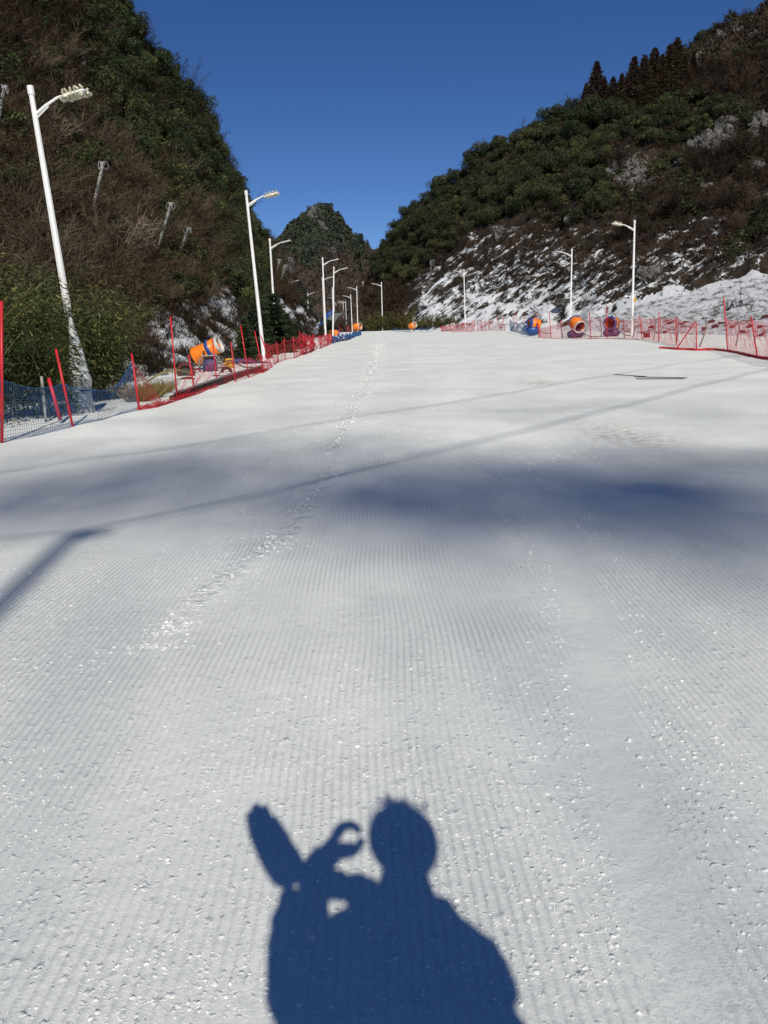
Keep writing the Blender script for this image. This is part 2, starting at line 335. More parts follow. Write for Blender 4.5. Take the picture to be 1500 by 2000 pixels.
class MB:                                # collects shapes; build() links them as one mesh object
    def __init__(s): s.V = []; s.F = []; s.n = 0
    def add(s, V, Fs):
        s.V.extend([tuple(map(float, v)) for v in V]); s.F.extend([tuple(i + s.n for i in f) for f in Fs]); s.n += len(V)
    def tube(s, pts, r, seg=8, caps=True, phase=0.0):
        pts = [np.asarray(p, float) for p in pts]; n = len(pts)
        rs = r if hasattr(r, '__len__') else [r] * n
        V = []; prev = None
        for i, p in enumerate(pts):
            t = pts[min(i + 1, n - 1)] - pts[max(i - 1, 0)]; t = t / (np.linalg.norm(t) + 1e-9)
            if prev is None:
                a = np.array([0, 0, 1.0]) if abs(t[2]) < 0.9 else np.array([1.0, 0, 0])
                e1 = np.cross(t, a)
            else: e1 = prev - t * np.dot(prev, t)
            e1 = e1 / (np.linalg.norm(e1) + 1e-9); prev = e1; e2 = np.cross(t, e1)
            for k in range(seg):
                a = 2 * math.pi * k / seg + phase; V.append(p + rs[i] * (math.cos(a) * e1 + math.sin(a) * e2))
        Fs = [(i * seg + k, i * seg + (k + 1) % seg, (i + 1) * seg + (k + 1) % seg, (i + 1) * seg + k) for i in range(n - 1) for k in range(seg)]
        if caps: Fs += [tuple(range(seg))[::-1], tuple((n - 1) * seg + k for k in range(seg))]
        s.add(V, Fs); return s
    def box(s, c, size, rot=None, taper=1.0, bev=0.0):
        c = np.asarray(c, float); hx, hy, hz = [v / 2 for v in size]
        if bev > 0:
            ring = [(hx - bev, hy), (hx, hy - bev), (hx, -hy + bev), (hx - bev, -hy), (-hx + bev, -hy), (-hx, -hy + bev), (-hx, hy - bev), (-hx + bev, hy)]
        else: ring = [(hx, hy), (hx, -hy), (-hx, -hy), (-hx, hy)]
        lv = [(-hz, 1.0), (hz, taper)] if bev == 0 else [(-hz, (hx - bev) / hx), (-hz + bev, 1.0), (hz - bev, taper), (hz, taper * (hx - bev) / hx)]
        V = [np.array([x * k, y * k, z]) for z, k in lv for x, y in ring]
        if rot is not None: V = [np.asarray(rot) @ v for v in V]
        V = [v + c for v in V]; q = len(ring)
        Fs = [(i * q + k, i * q + (k + 1) % q, (i + 1) * q + (k + 1) % q, (i + 1) * q + k) for i in range(len(lv) - 1) for k in range(q)]
        Fs = [f[::-1] for f in Fs] + [tuple(range(q)), tuple((len(lv) - 1) * q + k for k in range(q))[::-1]]
        s.add(V, Fs); return s
    def lathe(s, prof, seg=24, mtx=None):          # prof: (radius, height) along local z, mtx places it
        V = [np.array([r * math.cos(2 * math.pi * k / seg), r * math.sin(2 * math.pi * k / seg), z]) for r, z in prof for k in range(seg)]
        if mtx is not None: V = [np.asarray(Matrix(mtx) @ Vector(v)) for v in V]
        Fs = [(i * seg + k, i * seg + (k + 1) % seg, (i + 1) * seg + (k + 1) % seg, (i + 1) * seg + k) for i in range(len(prof) - 1) for k in range(seg)]
        s.add(V, Fs); return s
    def blob(s, c, r, seed=0, rough=0.12, seg=14, rings=9):
        V = []; c = np.asarray(c, float); r = np.asarray(r, float) * np.ones(3)
        for i in range(rings + 1):
            th = math.pi * i / rings
            for k in range(seg):
                ph = 2 * math.pi * k / seg; d = np.array([math.sin(th) * math.cos(ph), math.sin(th) * math.sin(ph), math.cos(th)])
                V.append(d)
        V = np.array(V); nn = 1 + rough * fbm(V[:, 0] * 1.7 + seed, V[:, 1] * 1.7, V[:, 2] * 1.7, seed, 3)
        V = c + V * r * nn[:, None]
        Fs = [(i * seg + k, (i + 1) * seg + k, (i + 1) * seg + (k + 1) % seg, i * seg + (k + 1) % seg) for i in range(rings) for k in range(seg)]
        s.add(V, Fs); return s
    def build(s, name, m, parent=None, smooth=False, loc=None, cat=None):
        me = D.meshes.new(name); V = s.V
        if parent is not None and loc is None:
            o0 = parent; off = Vector((0, 0, 0)); rz = 0
            while o0: off = off + Vector(o0.location); rz += o0.rotation_euler[2]; o0 = o0.parent
            V = [tuple(Vector(v) - off) for v in V]
        elif loc is not None: V = [tuple(np.asarray(v) - np.asarray(loc)) for v in V]
        me.from_pydata(V, [], s.F); me.update()
        if smooth: me.polygons.foreach_set('use_smooth', [True] * len(me.polygons))
        me.materials.append(m); o = link(name, me, parent, loc if parent is None else None)
        return o
def copy_tree(o, parent=None):
    c = o.copy(); col.objects.link(c); c.parent = parent
    for ch in list(o.children): copy_tree(ch, c)
    return c

# ================================================================== the setting
def build_snow():
    xs = np.concatenate([-np.geomspace(150, 4.2, 70), np.linspace(-4.1, 4.1, 240), np.geomspace(4.2, 150, 70)])
    ys = np.concatenate([np.linspace(-120, 0.2, 50), np.linspace(0.5, 1.3, 12)[:-1], np.geomspace(1.3, 160, 620)])
    X, Y = np.meshgrid(xs, ys)
    Z = H(X, Y)
    def path(pts):
        g = np.array([gp(*p) for p in pts]); o = np.argsort(g[:, 1]); return g[o]
    tr = path([(742, 668), (737, 700), (716, 750), (692, 790), (666, 850), (645, 900), (628, 950), (600, 990), (545, 1055), (455, 1115), (395, 1165), (335, 1230), (300, 1266)])
    ln = path([(960, 890), (1045, 960), (1110, 1080), (1150, 1200), (1190, 1400), (1262, 1600), (1330, 1850), (1375, 2000), (1400, 2100)])
    tcx = np.interp(Y, tr[:, 1], tr[:, 0]) + 0.04 * vnoise(Y / 0.7, 0, 0, 3); lcx = np.interp(Y, ln[:, 1], ln[:, 0])
    k_t = np.exp(-((X - tcx) / (0.065 + 0.006 * Y)) ** 2) * np.clip((Y - tr[0, 1]) / .8, 0, 1) * (Y < tr[-1, 1])
    foot = 0.5 + 0.5 * np.sin(Y * 2 * math.pi / 0.36 + 2 * vnoise(Y, 0, 0, 8)); k_t = k_t * (0.55 + 0.45 * foot)
    k_l = 0.85 * np.exp(-((X - lcx - .03 * vnoise(Y / .4, 3, 0, 2)) / 0.10) ** 2) * (Y > 0.5) * (Y < ln[-1, 1] + 1)
    # two faint ski tracks further up
    for pts in ([(805, 690), (835, 735), (868, 782)], [(850, 655), (862, 668), (905, 700)], [(1000, 668), (1060, 684), (1120, 700)], [(300, 790), (420, 757), (560, 712), (640, 680)]):
        q = path(pts); cx = np.interp(Y, q[:, 1], q[:, 0])
        k_t = np.maximum(k_t, 0.30 * np.exp(-((X - cx) / (0.05 + 0.004 * Y)) ** 2) * (Y > q[0, 1]) * (Y < q[-1, 1]))
    # rough windrow left by the groomer near both edges
    edge = np.clip((-X - 3.6) / 0.8, 0, 1) * (Y > 6) * np.clip((60 - Y) / 20, 0, 1)
    k_t = np.maximum(k_t, 0.40 * edge * (vnoise(X / 0.8, Y / 1.5, 0, 12) > 0.15))
    Z = Z - 0.010 * k_t * foot + 0.012 * k_t * fbm(X / 0.06, Y / 0.09, 0, 4, 2) * np.clip(3 / (Y + 2), 0, 1.2) - 0.006 * k_l
    dp = gp(1215, 850); dirt = np.exp(-(((X - dp[0]) / 0.45) ** 2 + ((Y - dp[1]) / 1.1) ** 2))
    dp = gp(1060, 748); dirt = np.maximum(dirt, np.exp(-(((X - dp[0]) / 0.35) ** 2 + ((Y - dp[1]) / 0.9) ** 2)))
    nx, ny = len(xs), len(ys)
    idx = np.arange(nx * ny).reshape(ny, nx)
    Fa = np.stack([idx[:-1, :-1], idx[:-1, 1:], idx[1:, 1:], idx[1:, :-1]], -1).reshape(-1, 4)
    me = mesh_np('snow_slope', np.stack([X, Y, Z], -1), Fa, MT['snow'], smooth=True, attrs={'track': k_t, 'lane': k_l, 'dirt': dirt})
    tag(link('snow_slope', me), 'groomed white ski slope with corduroy ridges', kind='structure')
    return tr
track_pts = build_snow()

def bankline(x): return np.interp(x, [1000, 1110, 1180, 1250, 1330, 1410, 1500, 2000], [640, 622, 606, 592, 574, 554, 530, 450])
class Loft:
    """A hillside: columns of control points (photo column, [(photo row, distance)...]) joined into one surface."""
    def __init__(s, cols, nu, nv, seed, amp, back=(18, 14), calm=None):
        cols = sorted(cols, key=lambda c: c[0]); px = np.array([c[0] for c in cols], float); K = len(cols[0][1])
        PY = np.zeros((len(cols), K)); YY = np.zeros((len(cols), K))
        for i, (x, rows) in enumerate(cols):
            for j, (py, Y) in enumerate(rows):
                if py is None:       # stands on the ground at this distance
                    d = ray(x, 650.0); xx = d[0] / d[1] * Y * S
                    py = float(proj([xx, Y * S, float(H(xx, Y * S)) - 0.35])[1])
                PY[i, j] = py; YY[i, j] = Y
        u = np.linspace(px[0], px[-1], nu); v = np.linspace(0, 1, nv); tk = np.linspace(0, 1, K)
        def ev(A):
            B = np.stack([s.cub(px, A[:, j], u) for j in range(K)], 1)           # nu x K
            return np.stack([s.cub(tk, B[i], v) for i in range(nu)], 0)
        PYg = ev(PY); Yg = ev(YY); PX = np.repeat(u[:, None], nv, 1)
        P = at(PX, PYg, Yg)
        s.u, s.v, s.PX, s.PY = u, v, PX, PYg
        # normals, then crags pushed out along them
        du = np.gradient(P, axis=0); dv = np.gradient(P, axis=1); N = np.cross(du, dv); N /= np.linalg.norm(N, axis=-1, keepdims=True) + 1e-9
        if (N[..., 2].mean() < 0): N = -N
        a1, f1 = amp
        Q = P / f1
        n = fbm(Q[..., 0], Q[..., 1], Q[..., 2] * 0.7, seed, 5, 0.55)
        rd = 1 - 2 * np.abs(fbm(Q[..., 0] * 1.9 + 5, Q[..., 1] * 1.9, Q[..., 2] * 0.8, seed + 20, 3, 0.5))
        fade = np.clip(v * 5, 0.12, 1)[None, :]
        if calm is not None: fade = fade * (1 - 0.86 * calm(PX, PYg))
        s.N = N; P = P + N * (a1 * fade * (n * 0.75 + rd * 0.35))[..., None]
        s.P = P; s.nu, s.nv = nu, nv
        # the far side, out of sight
        away = P[:, -1] - CAM; away[:, 2] = 0; away /= np.linalg.norm(away, axis=1, keepdims=True)
        ext = [P[:, -1] + away * back[0] * k + np.array([0, 0, -back[1] * k * k]) for k in (0.15, 0.4, 1.0, 2.0)]
        s.full = np.concatenate([P] + [e[:, None] for e in ext], 1)
    @staticmethod
    def cub(x, y, q):                     # monotone cubic
        x = np.asarray(x, float); y = np.asarray(y, float); h = np.diff(x); d = np.diff(y) / h; m = np.zeros(len(x))
        m[0], m[-1] = d[0], d[-1]
        for i in range(1, len(x) - 1):
            m[i] = 0 if d[i - 1] * d[i] <= 0 else 2 * d[i - 1] * d[i] / (d[i - 1] + d[i])
        i = np.clip(np.searchsorted(x, q) - 1, 0, len(x) - 2); t = (q - x[i]) / h[i]
        return ((2 * t**3 - 3 * t**2 + 1) * y[i] + (t**3 - 2 * t**2 + t) * h[i] * m[i] + (-2 * t**3 + 3 * t**2) * y[i + 1] + (t**3 - t**2) * h[i] * m[i + 1])
    def build(s, name, m, label, snow, rock):
        nu, nt_ = s.full.shape[:2]
        idx = np.arange(nu * nt_).reshape(nu, nt_)
        Fa = np.stack([idx[:-1, :-1], idx[1:, :-1], idx[1:, 1:], idx[:-1, 1:]], -1).reshape(-1, 4)
        PX = np.concatenate([s.PX] + [s.PX[:, -1:]] * 4, 1); PY = np.concatenate([s.PY] + [s.PY[:, -1:]] * 4, 1)
        me = mesh_np(name, s.full, Fa, m, smooth=True, attrs={'snow': snow(PX, PY), 'rock': rock(PX, PY)})
        return tag(link(name, me), label, kind='structure')
    def pick(s, dens, n, r, xr=(-120, 1640)):      # n random surface points, chosen by the density function over (px, py)
        """returns positions, normals and their px, py"""
        P = s.P; A = np.linalg.norm(np.cross(P[1:, :-1] - P[:-1, :-1], P[:-1, 1:] - P[:-1, :-1]), axis=-1)
        cx = s.PX[:-1, :-1]; cy = s.PY[:-1, :-1]
        W = A * dens(cx, cy) * (cx > xr[0]) * (cx < xr[1]) * (cy > -160)
        W = W.ravel(); W = W / W.sum(); k = r.choice(len(W), n, p=W); i, j = np.unravel_index(k, cx.shape)
        a = r.random(n)[:, None]; b = r.random(n)[:, None]
        p = (1 - a) * (1 - b) * P[i, j] + a * (1 - b) * P[i + 1, j] + (1 - a) * b * P[i, j + 1] + a * b * P[i + 1, j + 1]
        return p, s.N[i, j], s.PX[i, j], s.PY[i, j]
    def point(s, px, py):                 # surface point seen near (px, py)
        qx, qy = proj(s.P.reshape(-1, 3)); k = np.argmin((qx - px) ** 2 + (qy - py) ** 2); return s.P.reshape(-1, 3)[k]

def inpoly(poly, x, y):
    x = np.asarray(x, float); y = np.asarray(y, float); c = np.zeros(np.broadcast(x, y).shape, bool); n = len(poly)
    for i in range(n):
        x1, y1 = poly[i]; x2, y2 = poly[(i + 1) % n]
        if y1 == y2: continue
        c ^= ((y1 > y) != (y2 > y)) & (x < (x2 - x1) * (y - y1) / (y2 - y1) + x1)
    return c
def wob(x, y, s=0, a=14, f=40):           # ragged edges for zones
    return x + a * fbm(x / f, y / f, 0, s, 3), y + a * fbm(x / f + 9, y / f, 4, s, 3)

N_ = None
left_hill = Loft([
    (638, [(N_, 84), (659, 86), (657, 88), (655, 90), (653, 92), (651, 93)]),
    (628, [(N_, 80), (664, 85), (660, 88), (656, 91), (653, 94), (650, 95)]),
    (600, [(N_, 72), (664, 78), (652, 83), (640, 88), (628, 92), (619, 95)]),
    (562, [(N_, 56), (670, 64), (645, 72), (620, 80), (598, 86), (582, 92)]),
    (545, [(N_, 50), (672, 60), (640, 70), (605, 80), (570, 88), (548, 95)]),
    (522, [(N_, 45), (675, 55), (630, 66), (580, 78), (530, 88), (496, 95)]),
    (500, [(N_, 41), (670, 52), (610, 64), (550, 76), (500, 85), (466, 92)]),
    (475, [(N_, 38), (660, 50), (590, 62), (520, 74), (450, 82), (410, 88)]),
    (455, [(N_, 36), (655, 48), (575, 60), (500, 70), (410, 80), (362, 84)]),
    (412, [(N_, 32.5), (650, 44), (560, 56), (450, 66), (340, 74), (272, 78)]),
    (345, [(N_, 28), (655, 38), (560, 48), (430, 57), (280, 66), (175, 70)]),
    (240, [(N_, 24), (670, 32), (560, 41), (400, 50), (200, 58), (14, 64)]),
    (100, [(N_, 19), (690, 26), (570, 34), (380, 44), (120, 53), (-200, 60)]),
    (0, [(N_, 15.5), (700, 21), (570, 29), (360, 39), (60, 49), (-350, 57)]),
    (-200, [(N_, 12), (740, 16), (600, 23), (360, 33), (0, 43), (-550, 52)]),
    (-600, [(N_, 8), (830, 10.5), (640, 15), (350, 23), (-100, 32), (-800, 42)]),
    (-1500, [(N_, 4.5), (1000, 6), (700, 9), (300, 14), (-400, 21), (-1400, 28)]),
], 520, 260, 31, (0.75, 4.5), back=(10, 4))
right_hill = Loft([
    (716, [(N_, 152), (640, 160), (620, 180), (600, 205), (580, 230), (560, 250), (545, 262)]),
    (745, [(N_, 138), (634, 146), (610, 165), (585, 185), (560, 200), (535, 212), (512, 222)]),
    (775, [(N_, 131), (630, 138), (600, 150), (570, 166), (530, 182), (490, 196), (458, 205)]),
    (805, [(N_, 126), (625, 133), (590, 144), (550, 158), (500, 172), (450, 186), (412, 195)]),
    (850, [(N_, 119), (625, 126), (585, 136), (535, 150), (480, 162), (425, 174), (375, 185)]),
    (900, [(N_, 111), (625, 118), (580, 128), (520, 142), (450, 155), (390, 168), (338, 178)]),
    (1000, [(N_, 98), (625, 108), (570, 120), (500, 132), (420, 145), (340, 158), (280, 170)]),
    (1110, [(N_, 82), (625, 93), (570, 108), (490, 122), (390, 137), (300, 152), (224, 164)]),
    (1200, [(N_, 69), (625, 80), (590, 90), (490, 114), (370, 132), (270, 148), (186, 164)]),
    (1330, [(N_, 56), (630, 65), (572, 84), (460, 110), (330, 130), (210, 148), (108, 166)]),
    (1410, [(N_, 48), (630, 58), (552, 83), (440, 108), (300, 128), (165, 147), (52, 164)]),
    (1500, [(N_, 41), (635, 52), (528, 82), (420, 106), (270, 127), (130, 145), (8, 160)]),
    (1700, [(N_, 32), (645, 43), (490, 76), (380, 100), (220, 120), (60, 138), (-100, 152)]),
    (2000, [(N_, 25), (670, 35), (460, 66), (320, 88), (150, 106), (-50, 124), (-250, 138)]),
    (2800, [(N_, 17), (760, 25), (500, 46), (320, 62), (100, 78), (-150, 92), (-400, 104)]),
], 620, 300, 57, (1.6, 8.0), back=(20, 12), calm=lambda x, y: np.clip((y - bankline(x) + 6) / 12, 0, 1) * np.clip((x - 1080) / 60, 0, 1))
far_hill = Loft([
    (470, [(668, 180), (650, 230), (620, 290), (600, 340), (580, 380), (560, 410), (545, 425)]),
    (525, [(668, 175), (650, 225), (610, 285), (580, 335), (550, 375), (525, 405), (505, 425)]),
    (552, [(668, 172), (645, 220), (600, 280), (560, 330), (530, 370), (505, 400), (484, 418)]),
    (576, [(668, 170), (640, 215), (600, 275), (555, 325), (515, 365), (480, 395), (452, 415)]),
    (600, [(668, 168), (640, 210), (600, 270), (550, 320), (500, 360), (455, 390), (424, 410)]),
    (625, [(668, 166), (638, 208), (595, 268), (540, 318), (485, 358), (445, 386), (412, 408)]),
    (650, [(668, 166), (636, 206), (592, 266), (540, 316), (490, 356), (455, 388), (428, 410)]),
    (666, [(668, 166), (634, 206), (592, 268), (545, 320), (505, 362), (472, 394), (448, 415)]),
    (692, [(668, 168), (632, 210), (592, 275), (550, 335), (520, 380), (495, 415), (468, 435)]),
    (722, [(668, 172), (628, 220), (590, 290), (560, 360), (530, 410), (505, 450), (482, 475)]),
    (746, [(668, 180), (625, 230), (590, 310), (560, 385), (535, 440), (512, 485), (488, 520)]),
    (775, [(668, 190), (625, 245), (590, 330), (560, 410), (535, 470), (508, 515), (476, 550)]),
    (810, [(668, 200), (625, 260), (590, 350), (560, 430), (530, 490), (500, 540), (455, 580)]),
    (900, [(668, 220), (625, 290), (590, 380), (560, 460), (530, 520), (500, 570), (450, 610)]),
], 300, 180, 91, (3.2, 26.0), back=(60, 60))

# ---- zones seen on the hillsides
L_GREEN = [(60, -150), (180, -150), (235, 0), (260, 20), (315, 75), (345, 165), (372, 195), (415, 265), (422, 315), (458, 355), (480, 410), (500, 480), (520, 520), (490, 560), (450, 500), (400, 430), (350, 385), (295, 375), (262, 330), (215, 270), (200, 190), (215, 120), (170, 60)]
L_GREEN2 = [(380, 460), (455, 470), (500, 560), (520, 640), (470, 600), (400, 540)]
R_GREEN = [(735, 530), (770, 455), (803, 398), (850, 365), (905, 325), (960, 290), (1010, 262), (1110, 212), (1150, 200), (1200, 218), (1300, 200), (1400, 195), (1425, 235), (1400, 275), (1310, 290), (1210, 285), (1180, 320), (1195, 400), (1170, 445), (1090, 425), (1000, 430), (950, 440), (905, 470), (880, 510), (820, 545), (760, 560)]
R_SPOT = [(1300, 325, 24), (1450, 252, 30), (1375, 70, 26), (1345, 92, 20), (1490, 115, 22), (1490, 455, 30), (1400, 50, 14), (1215, 240, 20)]
F_GREEN = [(548, 490), (575, 450), (600, 418), (625, 408), (655, 430), (672, 450), (680, 470), (700, 480), (690, 500), (655, 510), (625, 500), (640, 540), (600, 530), (570, 510)]
def left_snow(x, y):
    x, y = wob(x, y, 2, 10, 40)
    lo = np.interp(x, [0, 240, 300, 340, 440, 520, 560, 600, 640], [900, 700, 620, 580, 565, 580, 575, 610, 635])
    k = np.clip((y - lo) / 60, -1, 1)
    o = np.where(k > 0, 0.50 + 0.22 * k, 0.05)
    o = np.maximum(o, 0.60 * np.exp(-(((x - 410) / 90) ** 2 + ((y - 610 - (x - 410) * 0.45) / 22) ** 2)))
    o = np.maximum(o, 0.5 * np.exp(-(((x - 230) / 80) ** 2 + ((y - 520) / 14) ** 2)))
    o = np.where((x < 270) & (y < 720), np.minimum(o, 0.08), o)
    o = np.where((x > 556) & (y > 590), 0.86, o)
    return np.where((y > 742) | ((x > 280) & (y > 700)), 1.0, o)
def left_rock(x, y): return 0.04 + 0.26 * np.exp(-(((x - 160) / 16) ** 2 + ((y - 150) / 34) ** 2))
def right_snow(x, y):
    bl = bankline(x)
    o = np.interp(y, [0, 280, 430, 500, 560, 600, 700], [0.0, 0.17, 0.30, 0.38, 0.425, 0.48, 0.64])
    o = o * np.where(x > 1180, 0.88, 1.0) * np.clip((x - 735) / 90, 0.35, 1)
    o = o - 0.5 * inpoly(R_GREEN, x, y)
    return np.where((x > 1120) & (y > bl + 4 * fbm(x / 12, y / 12, 0, 6)), 1.07, np.clip(o, 0, 1))
def right_rock(x, y):
    x, y = wob(x, y, 7, 16, 50)
    o = 0.16 + 0.26 * np.exp(-(((x - 1390) / 90) ** 2 + ((y - 290 + (x - 1390) * 0.35) / 42) ** 2))
    o = o + 0.30 * np.exp(-(((x - 1230) / 60) ** 2 + ((y - 335) / 40) ** 2)) + .12 * ((x > 1180) & (y > 280) & (y < 400)) + 0.16 * np.exp(-(((x - 1440) / 70) ** 2 + ((y - 90) / 60) ** 2))
    o = o + 0.16 * np.exp(-(((x - 950) / 40) ** 2 + ((y - 470) / 40) ** 2)) + 0.2 * np.exp(-(((x - 1115) / 12) ** 2 + ((y - 255) / 22) ** 2)) + 0.18 * np.exp(-(((x - 845) / 20) ** 2 + ((y - 520) / 22) ** 2))
    return o + 0.1 * (x > 1400) * (y < 400)
def far_snow(x, y): return 1.1 * ((x > 600) & (x < 652) & (y > 622 - (x - 600) * 0.28) & (y < 670)) + 0.22 * ((x < 690) & (y > 595))
def far_rock(x, y):
    x, y = wob(x, y, 9, 4, 14)
    o = 0.26 * np.exp(-((x - 618 - (y - 420) * 0.42) / 6) ** 2) * (y < 470) + 0.3 * np.exp(-(((x - 672) / 12) ** 2 + ((y - 505 - (x - 672) * 0.7) / 14) ** 2))
    return 0.12 + o + 0.25 * np.exp(-(((x - 572) / 8) ** 2 + ((y - 530) / 20) ** 2)) + 0.2 * np.exp(-(((x - 688) / 14) ** 2 + ((y - 478) / 10) ** 2))
left_hill.build('hillside', MT['hill_l'], 'steep scrub-covered hillside left of the slope', left_snow, left_rock)
right_hill.build('hillside', MT['hill_r'], 'rocky wooded hillside right of the slope', right_snow, right_rock)
far_hill.build('hill', MT['hill_f'], 'pointed wooded peak at the head of the valley', far_snow, far_rock)

# ================================================================== plants
def crown_np(seed, R, nclump, nleaf, leaf, flat=0.75, lx=1.0):
    r = np.random.default_rng(seed)
    d = r.normal(size=(nclump, 3)); d[:, 2] = np.abs(d[:, 2]) * 0.9 - 0.25; d /= np.linalg.norm(d, axis=1, keepdims=True)
    cc = d * (R * r.uniform(0.3, 0.85, (nclump, 1))) * np.array([1, 1, flat]); cr = R * r.uniform(0.16, 0.5, nclump)
    k = r.integers(0, nclump, nleaf); q = r.normal(size=(nleaf, 3)); q[:, 2] += 0.35; q /= np.linalg.norm(q, axis=1, keepdims=True)
    c = cc[k] + q * (cr[k] * r.uniform(0.65, 1.05, nleaf))[:, None]
    nrm = q + r.normal(size=q.shape) * 0.45; nrm /= np.linalg.norm(nrm, axis=1, keepdims=True)
    t = np.cross(nrm, r.normal(size=q.shape)); t /= np.linalg.norm(t, axis=1, keepdims=True); b = np.cross(nrm, t)
    sz = leaf * r.uniform(0.6, 1.3, nleaf)[:, None]
    V = np.stack([c - t * sz * lx, c - b * sz * 0.55, c + t * sz * lx, c + b * sz * 0.55], 1).reshape(-1, 3)
    Fa = np.arange(nleaf * 4).reshape(-1, 4)
    tint = np.repeat(np.clip(r.random(nclump)[k] * 0.6 + r.random(nleaf) * 0.4, 0, 1), 4)
    V[:, 2] += R * flat * 0.75
    return V, Fa, tint
def trunk_mesh(name, h, r0, limbs=5, seed=0, lean=0.1):
    mb = MB(); r = random.Random(seed); top = np.array([r.uniform(-lean, lean) * h, r.uniform(-lean, lean) * h, h])
    mb.tube([(0, 0, -0.5), top * 0.35, top * 0.7, top], [r0, r0 * 0.8, r0 * 0.55, r0 * 0.2], 6)
    for i in range(limbs):
        t = r.uniform(0.35, 0.85); a = r.uniform(0, 6.28); b = top * t; L = h * r.uniform(0.3, 0.5)
        mb.tube([b, b + np.array([math.cos(a) * L * 0.5, math.sin(a) * L * 0.5, L * 0.35]), b + np.array([math.cos(a) * L, math.sin(a) * L, L * 0.6])], [r0 * 0.4, r0 * 0.25, r0 * 0.08], 4)
    me = D.meshes.new(name); me.from_pydata(mb.V, [], mb.F); me.materials.append(MT['bark']); return me
def ribbons(A, B, wa, wb, r):             # tapered flat strips from A to B, one quad each
    d = B - A; t = np.cross(d, r.normal(size=d.shape)); t /= np.linalg.norm(t, axis=1, keepdims=True) + 1e-9
    wa = np.broadcast_to(wa, (len(A),))[:, None]; wb = np.broadcast_to(wb, (len(A),))[:, None]
    V = np.stack([A - t * wa, A + t * wa, B + t * wb, B - t * wb], 1).reshape(-1, 3)
    return V, np.arange(len(V)).reshape(-1, 4)
def bush_np(seed, stems=12, sub=7, w=0.010, spread=0.75, leaves=0, leaf=0.05, kids=0):
    """a leafless bush about 1 m tall: arching stems with side twigs, perhaps some dry leaves"""
    r = np.random.default_rng(seed); A = []; B = []; WA = []; WB = []
    for i in range(stems):
        a = r.uniform(0, 6.28); tl = r.uniform(0.1, 1) * spread; L = r.uniform(0.6, 1.1)
        p = np.array([math.cos(a), math.sin(a), 0]) * 0.06; d = np.array([math.cos(a) * tl, math.sin(a) * tl, 1.0]); d /= np.linalg.norm(d)
        seg = 4; pts = [p]
        for k in range(seg):
            d = d + r.normal(size=3) * 0.14 + np.array([math.cos(a), math.sin(a), -0.35]) * 0.10; d /= np.linalg.norm(d); p = p + d * L / seg; pts.append(p)
            A.append(pts[-2]); B.append(pts[-1]); WA.append(w * (1 - k / seg * 0.7)); WB.append(w * (1 - (k + 1) / seg * 0.7))
        for k in range(sub):
            t = r.uniform(0.25, 1) * seg; j = min(int(t), seg - 1); q = pts[j] + (pts[j + 1] - pts[j]) * (t - j)
            dd = d + r.normal(size=3) * 0.6; dd[2] = abs(dd[2]) * 0.8 + 0.1; dd /= np.linalg.norm(dd); e = q + dd * r.uniform(0.15, 0.4) * L
            A.append(q); B.append(e); WA.append(w * 0.5); WB.append(w * 0.2)
            for _ in range(kids):
                q2 = q + (e - q) * r.uniform(0.2, 0.9); d2 = dd + r.normal(size=3) * 0.6; A.append(q2); B.append(q2 + d2 / np.linalg.norm(d2) * r.uniform(0.08, 0.2)); WA.append(w * 0.35); WB.append(w * 0.15)
    A = np.array(A); B = np.array(B); V, Fa = ribbons(A, B, np.array(WA), np.array(WB), r)
    tint = np.repeat(r.random(len(A)) * 0.7, 4)
    if leaves:
        k = r.integers(0, len(A), leaves); c = A[k] + (B[k] - A[k]) * r.random((leaves, 1)) + r.normal(size=(leaves, 3)) * 0.03
        t = r.normal(size=(leaves, 3)); t /= np.linalg.norm(t, axis=1, keepdims=True); b = np.cross(t, r.normal(size=t.shape)); b /= np.linalg.norm(b, axis=1, keepdims=True)
        V2 = np.stack([c - t * leaf, c - b * leaf * 0.5, c + t * leaf, c + b * leaf * 0.5], 1).reshape(-1, 3)
        Fa = np.concatenate([Fa, np.arange(len(V2)).reshape(-1, 4) + len(V)]); V = np.concatenate([V, V2]); tint = np.concatenate([tint, np.repeat(0.25 + r.random(leaves) * 0.5, 4)])
    return V, Fa, tint
def tuft_np(seed, n=40, w=0.02, h=1.0, spread=0.4):
    r = np.random.default_rng(seed); a = r.uniform(0, 6.28, n); rr = r.random(n) * 0.25; A = np.stack([np.cos(a) * rr, np.sin(a) * rr, np.zeros(n)], 1)
    B = A + np.stack([np.cos(a) * spread * r.random(n), np.sin(a) * spread * r.random(n), h * r.uniform(0.5, 1, n)], 1)
    V, Fa = ribbons(A, B, w, w * 0.2, r); return V, Fa, np.repeat(r.random(n), 4)
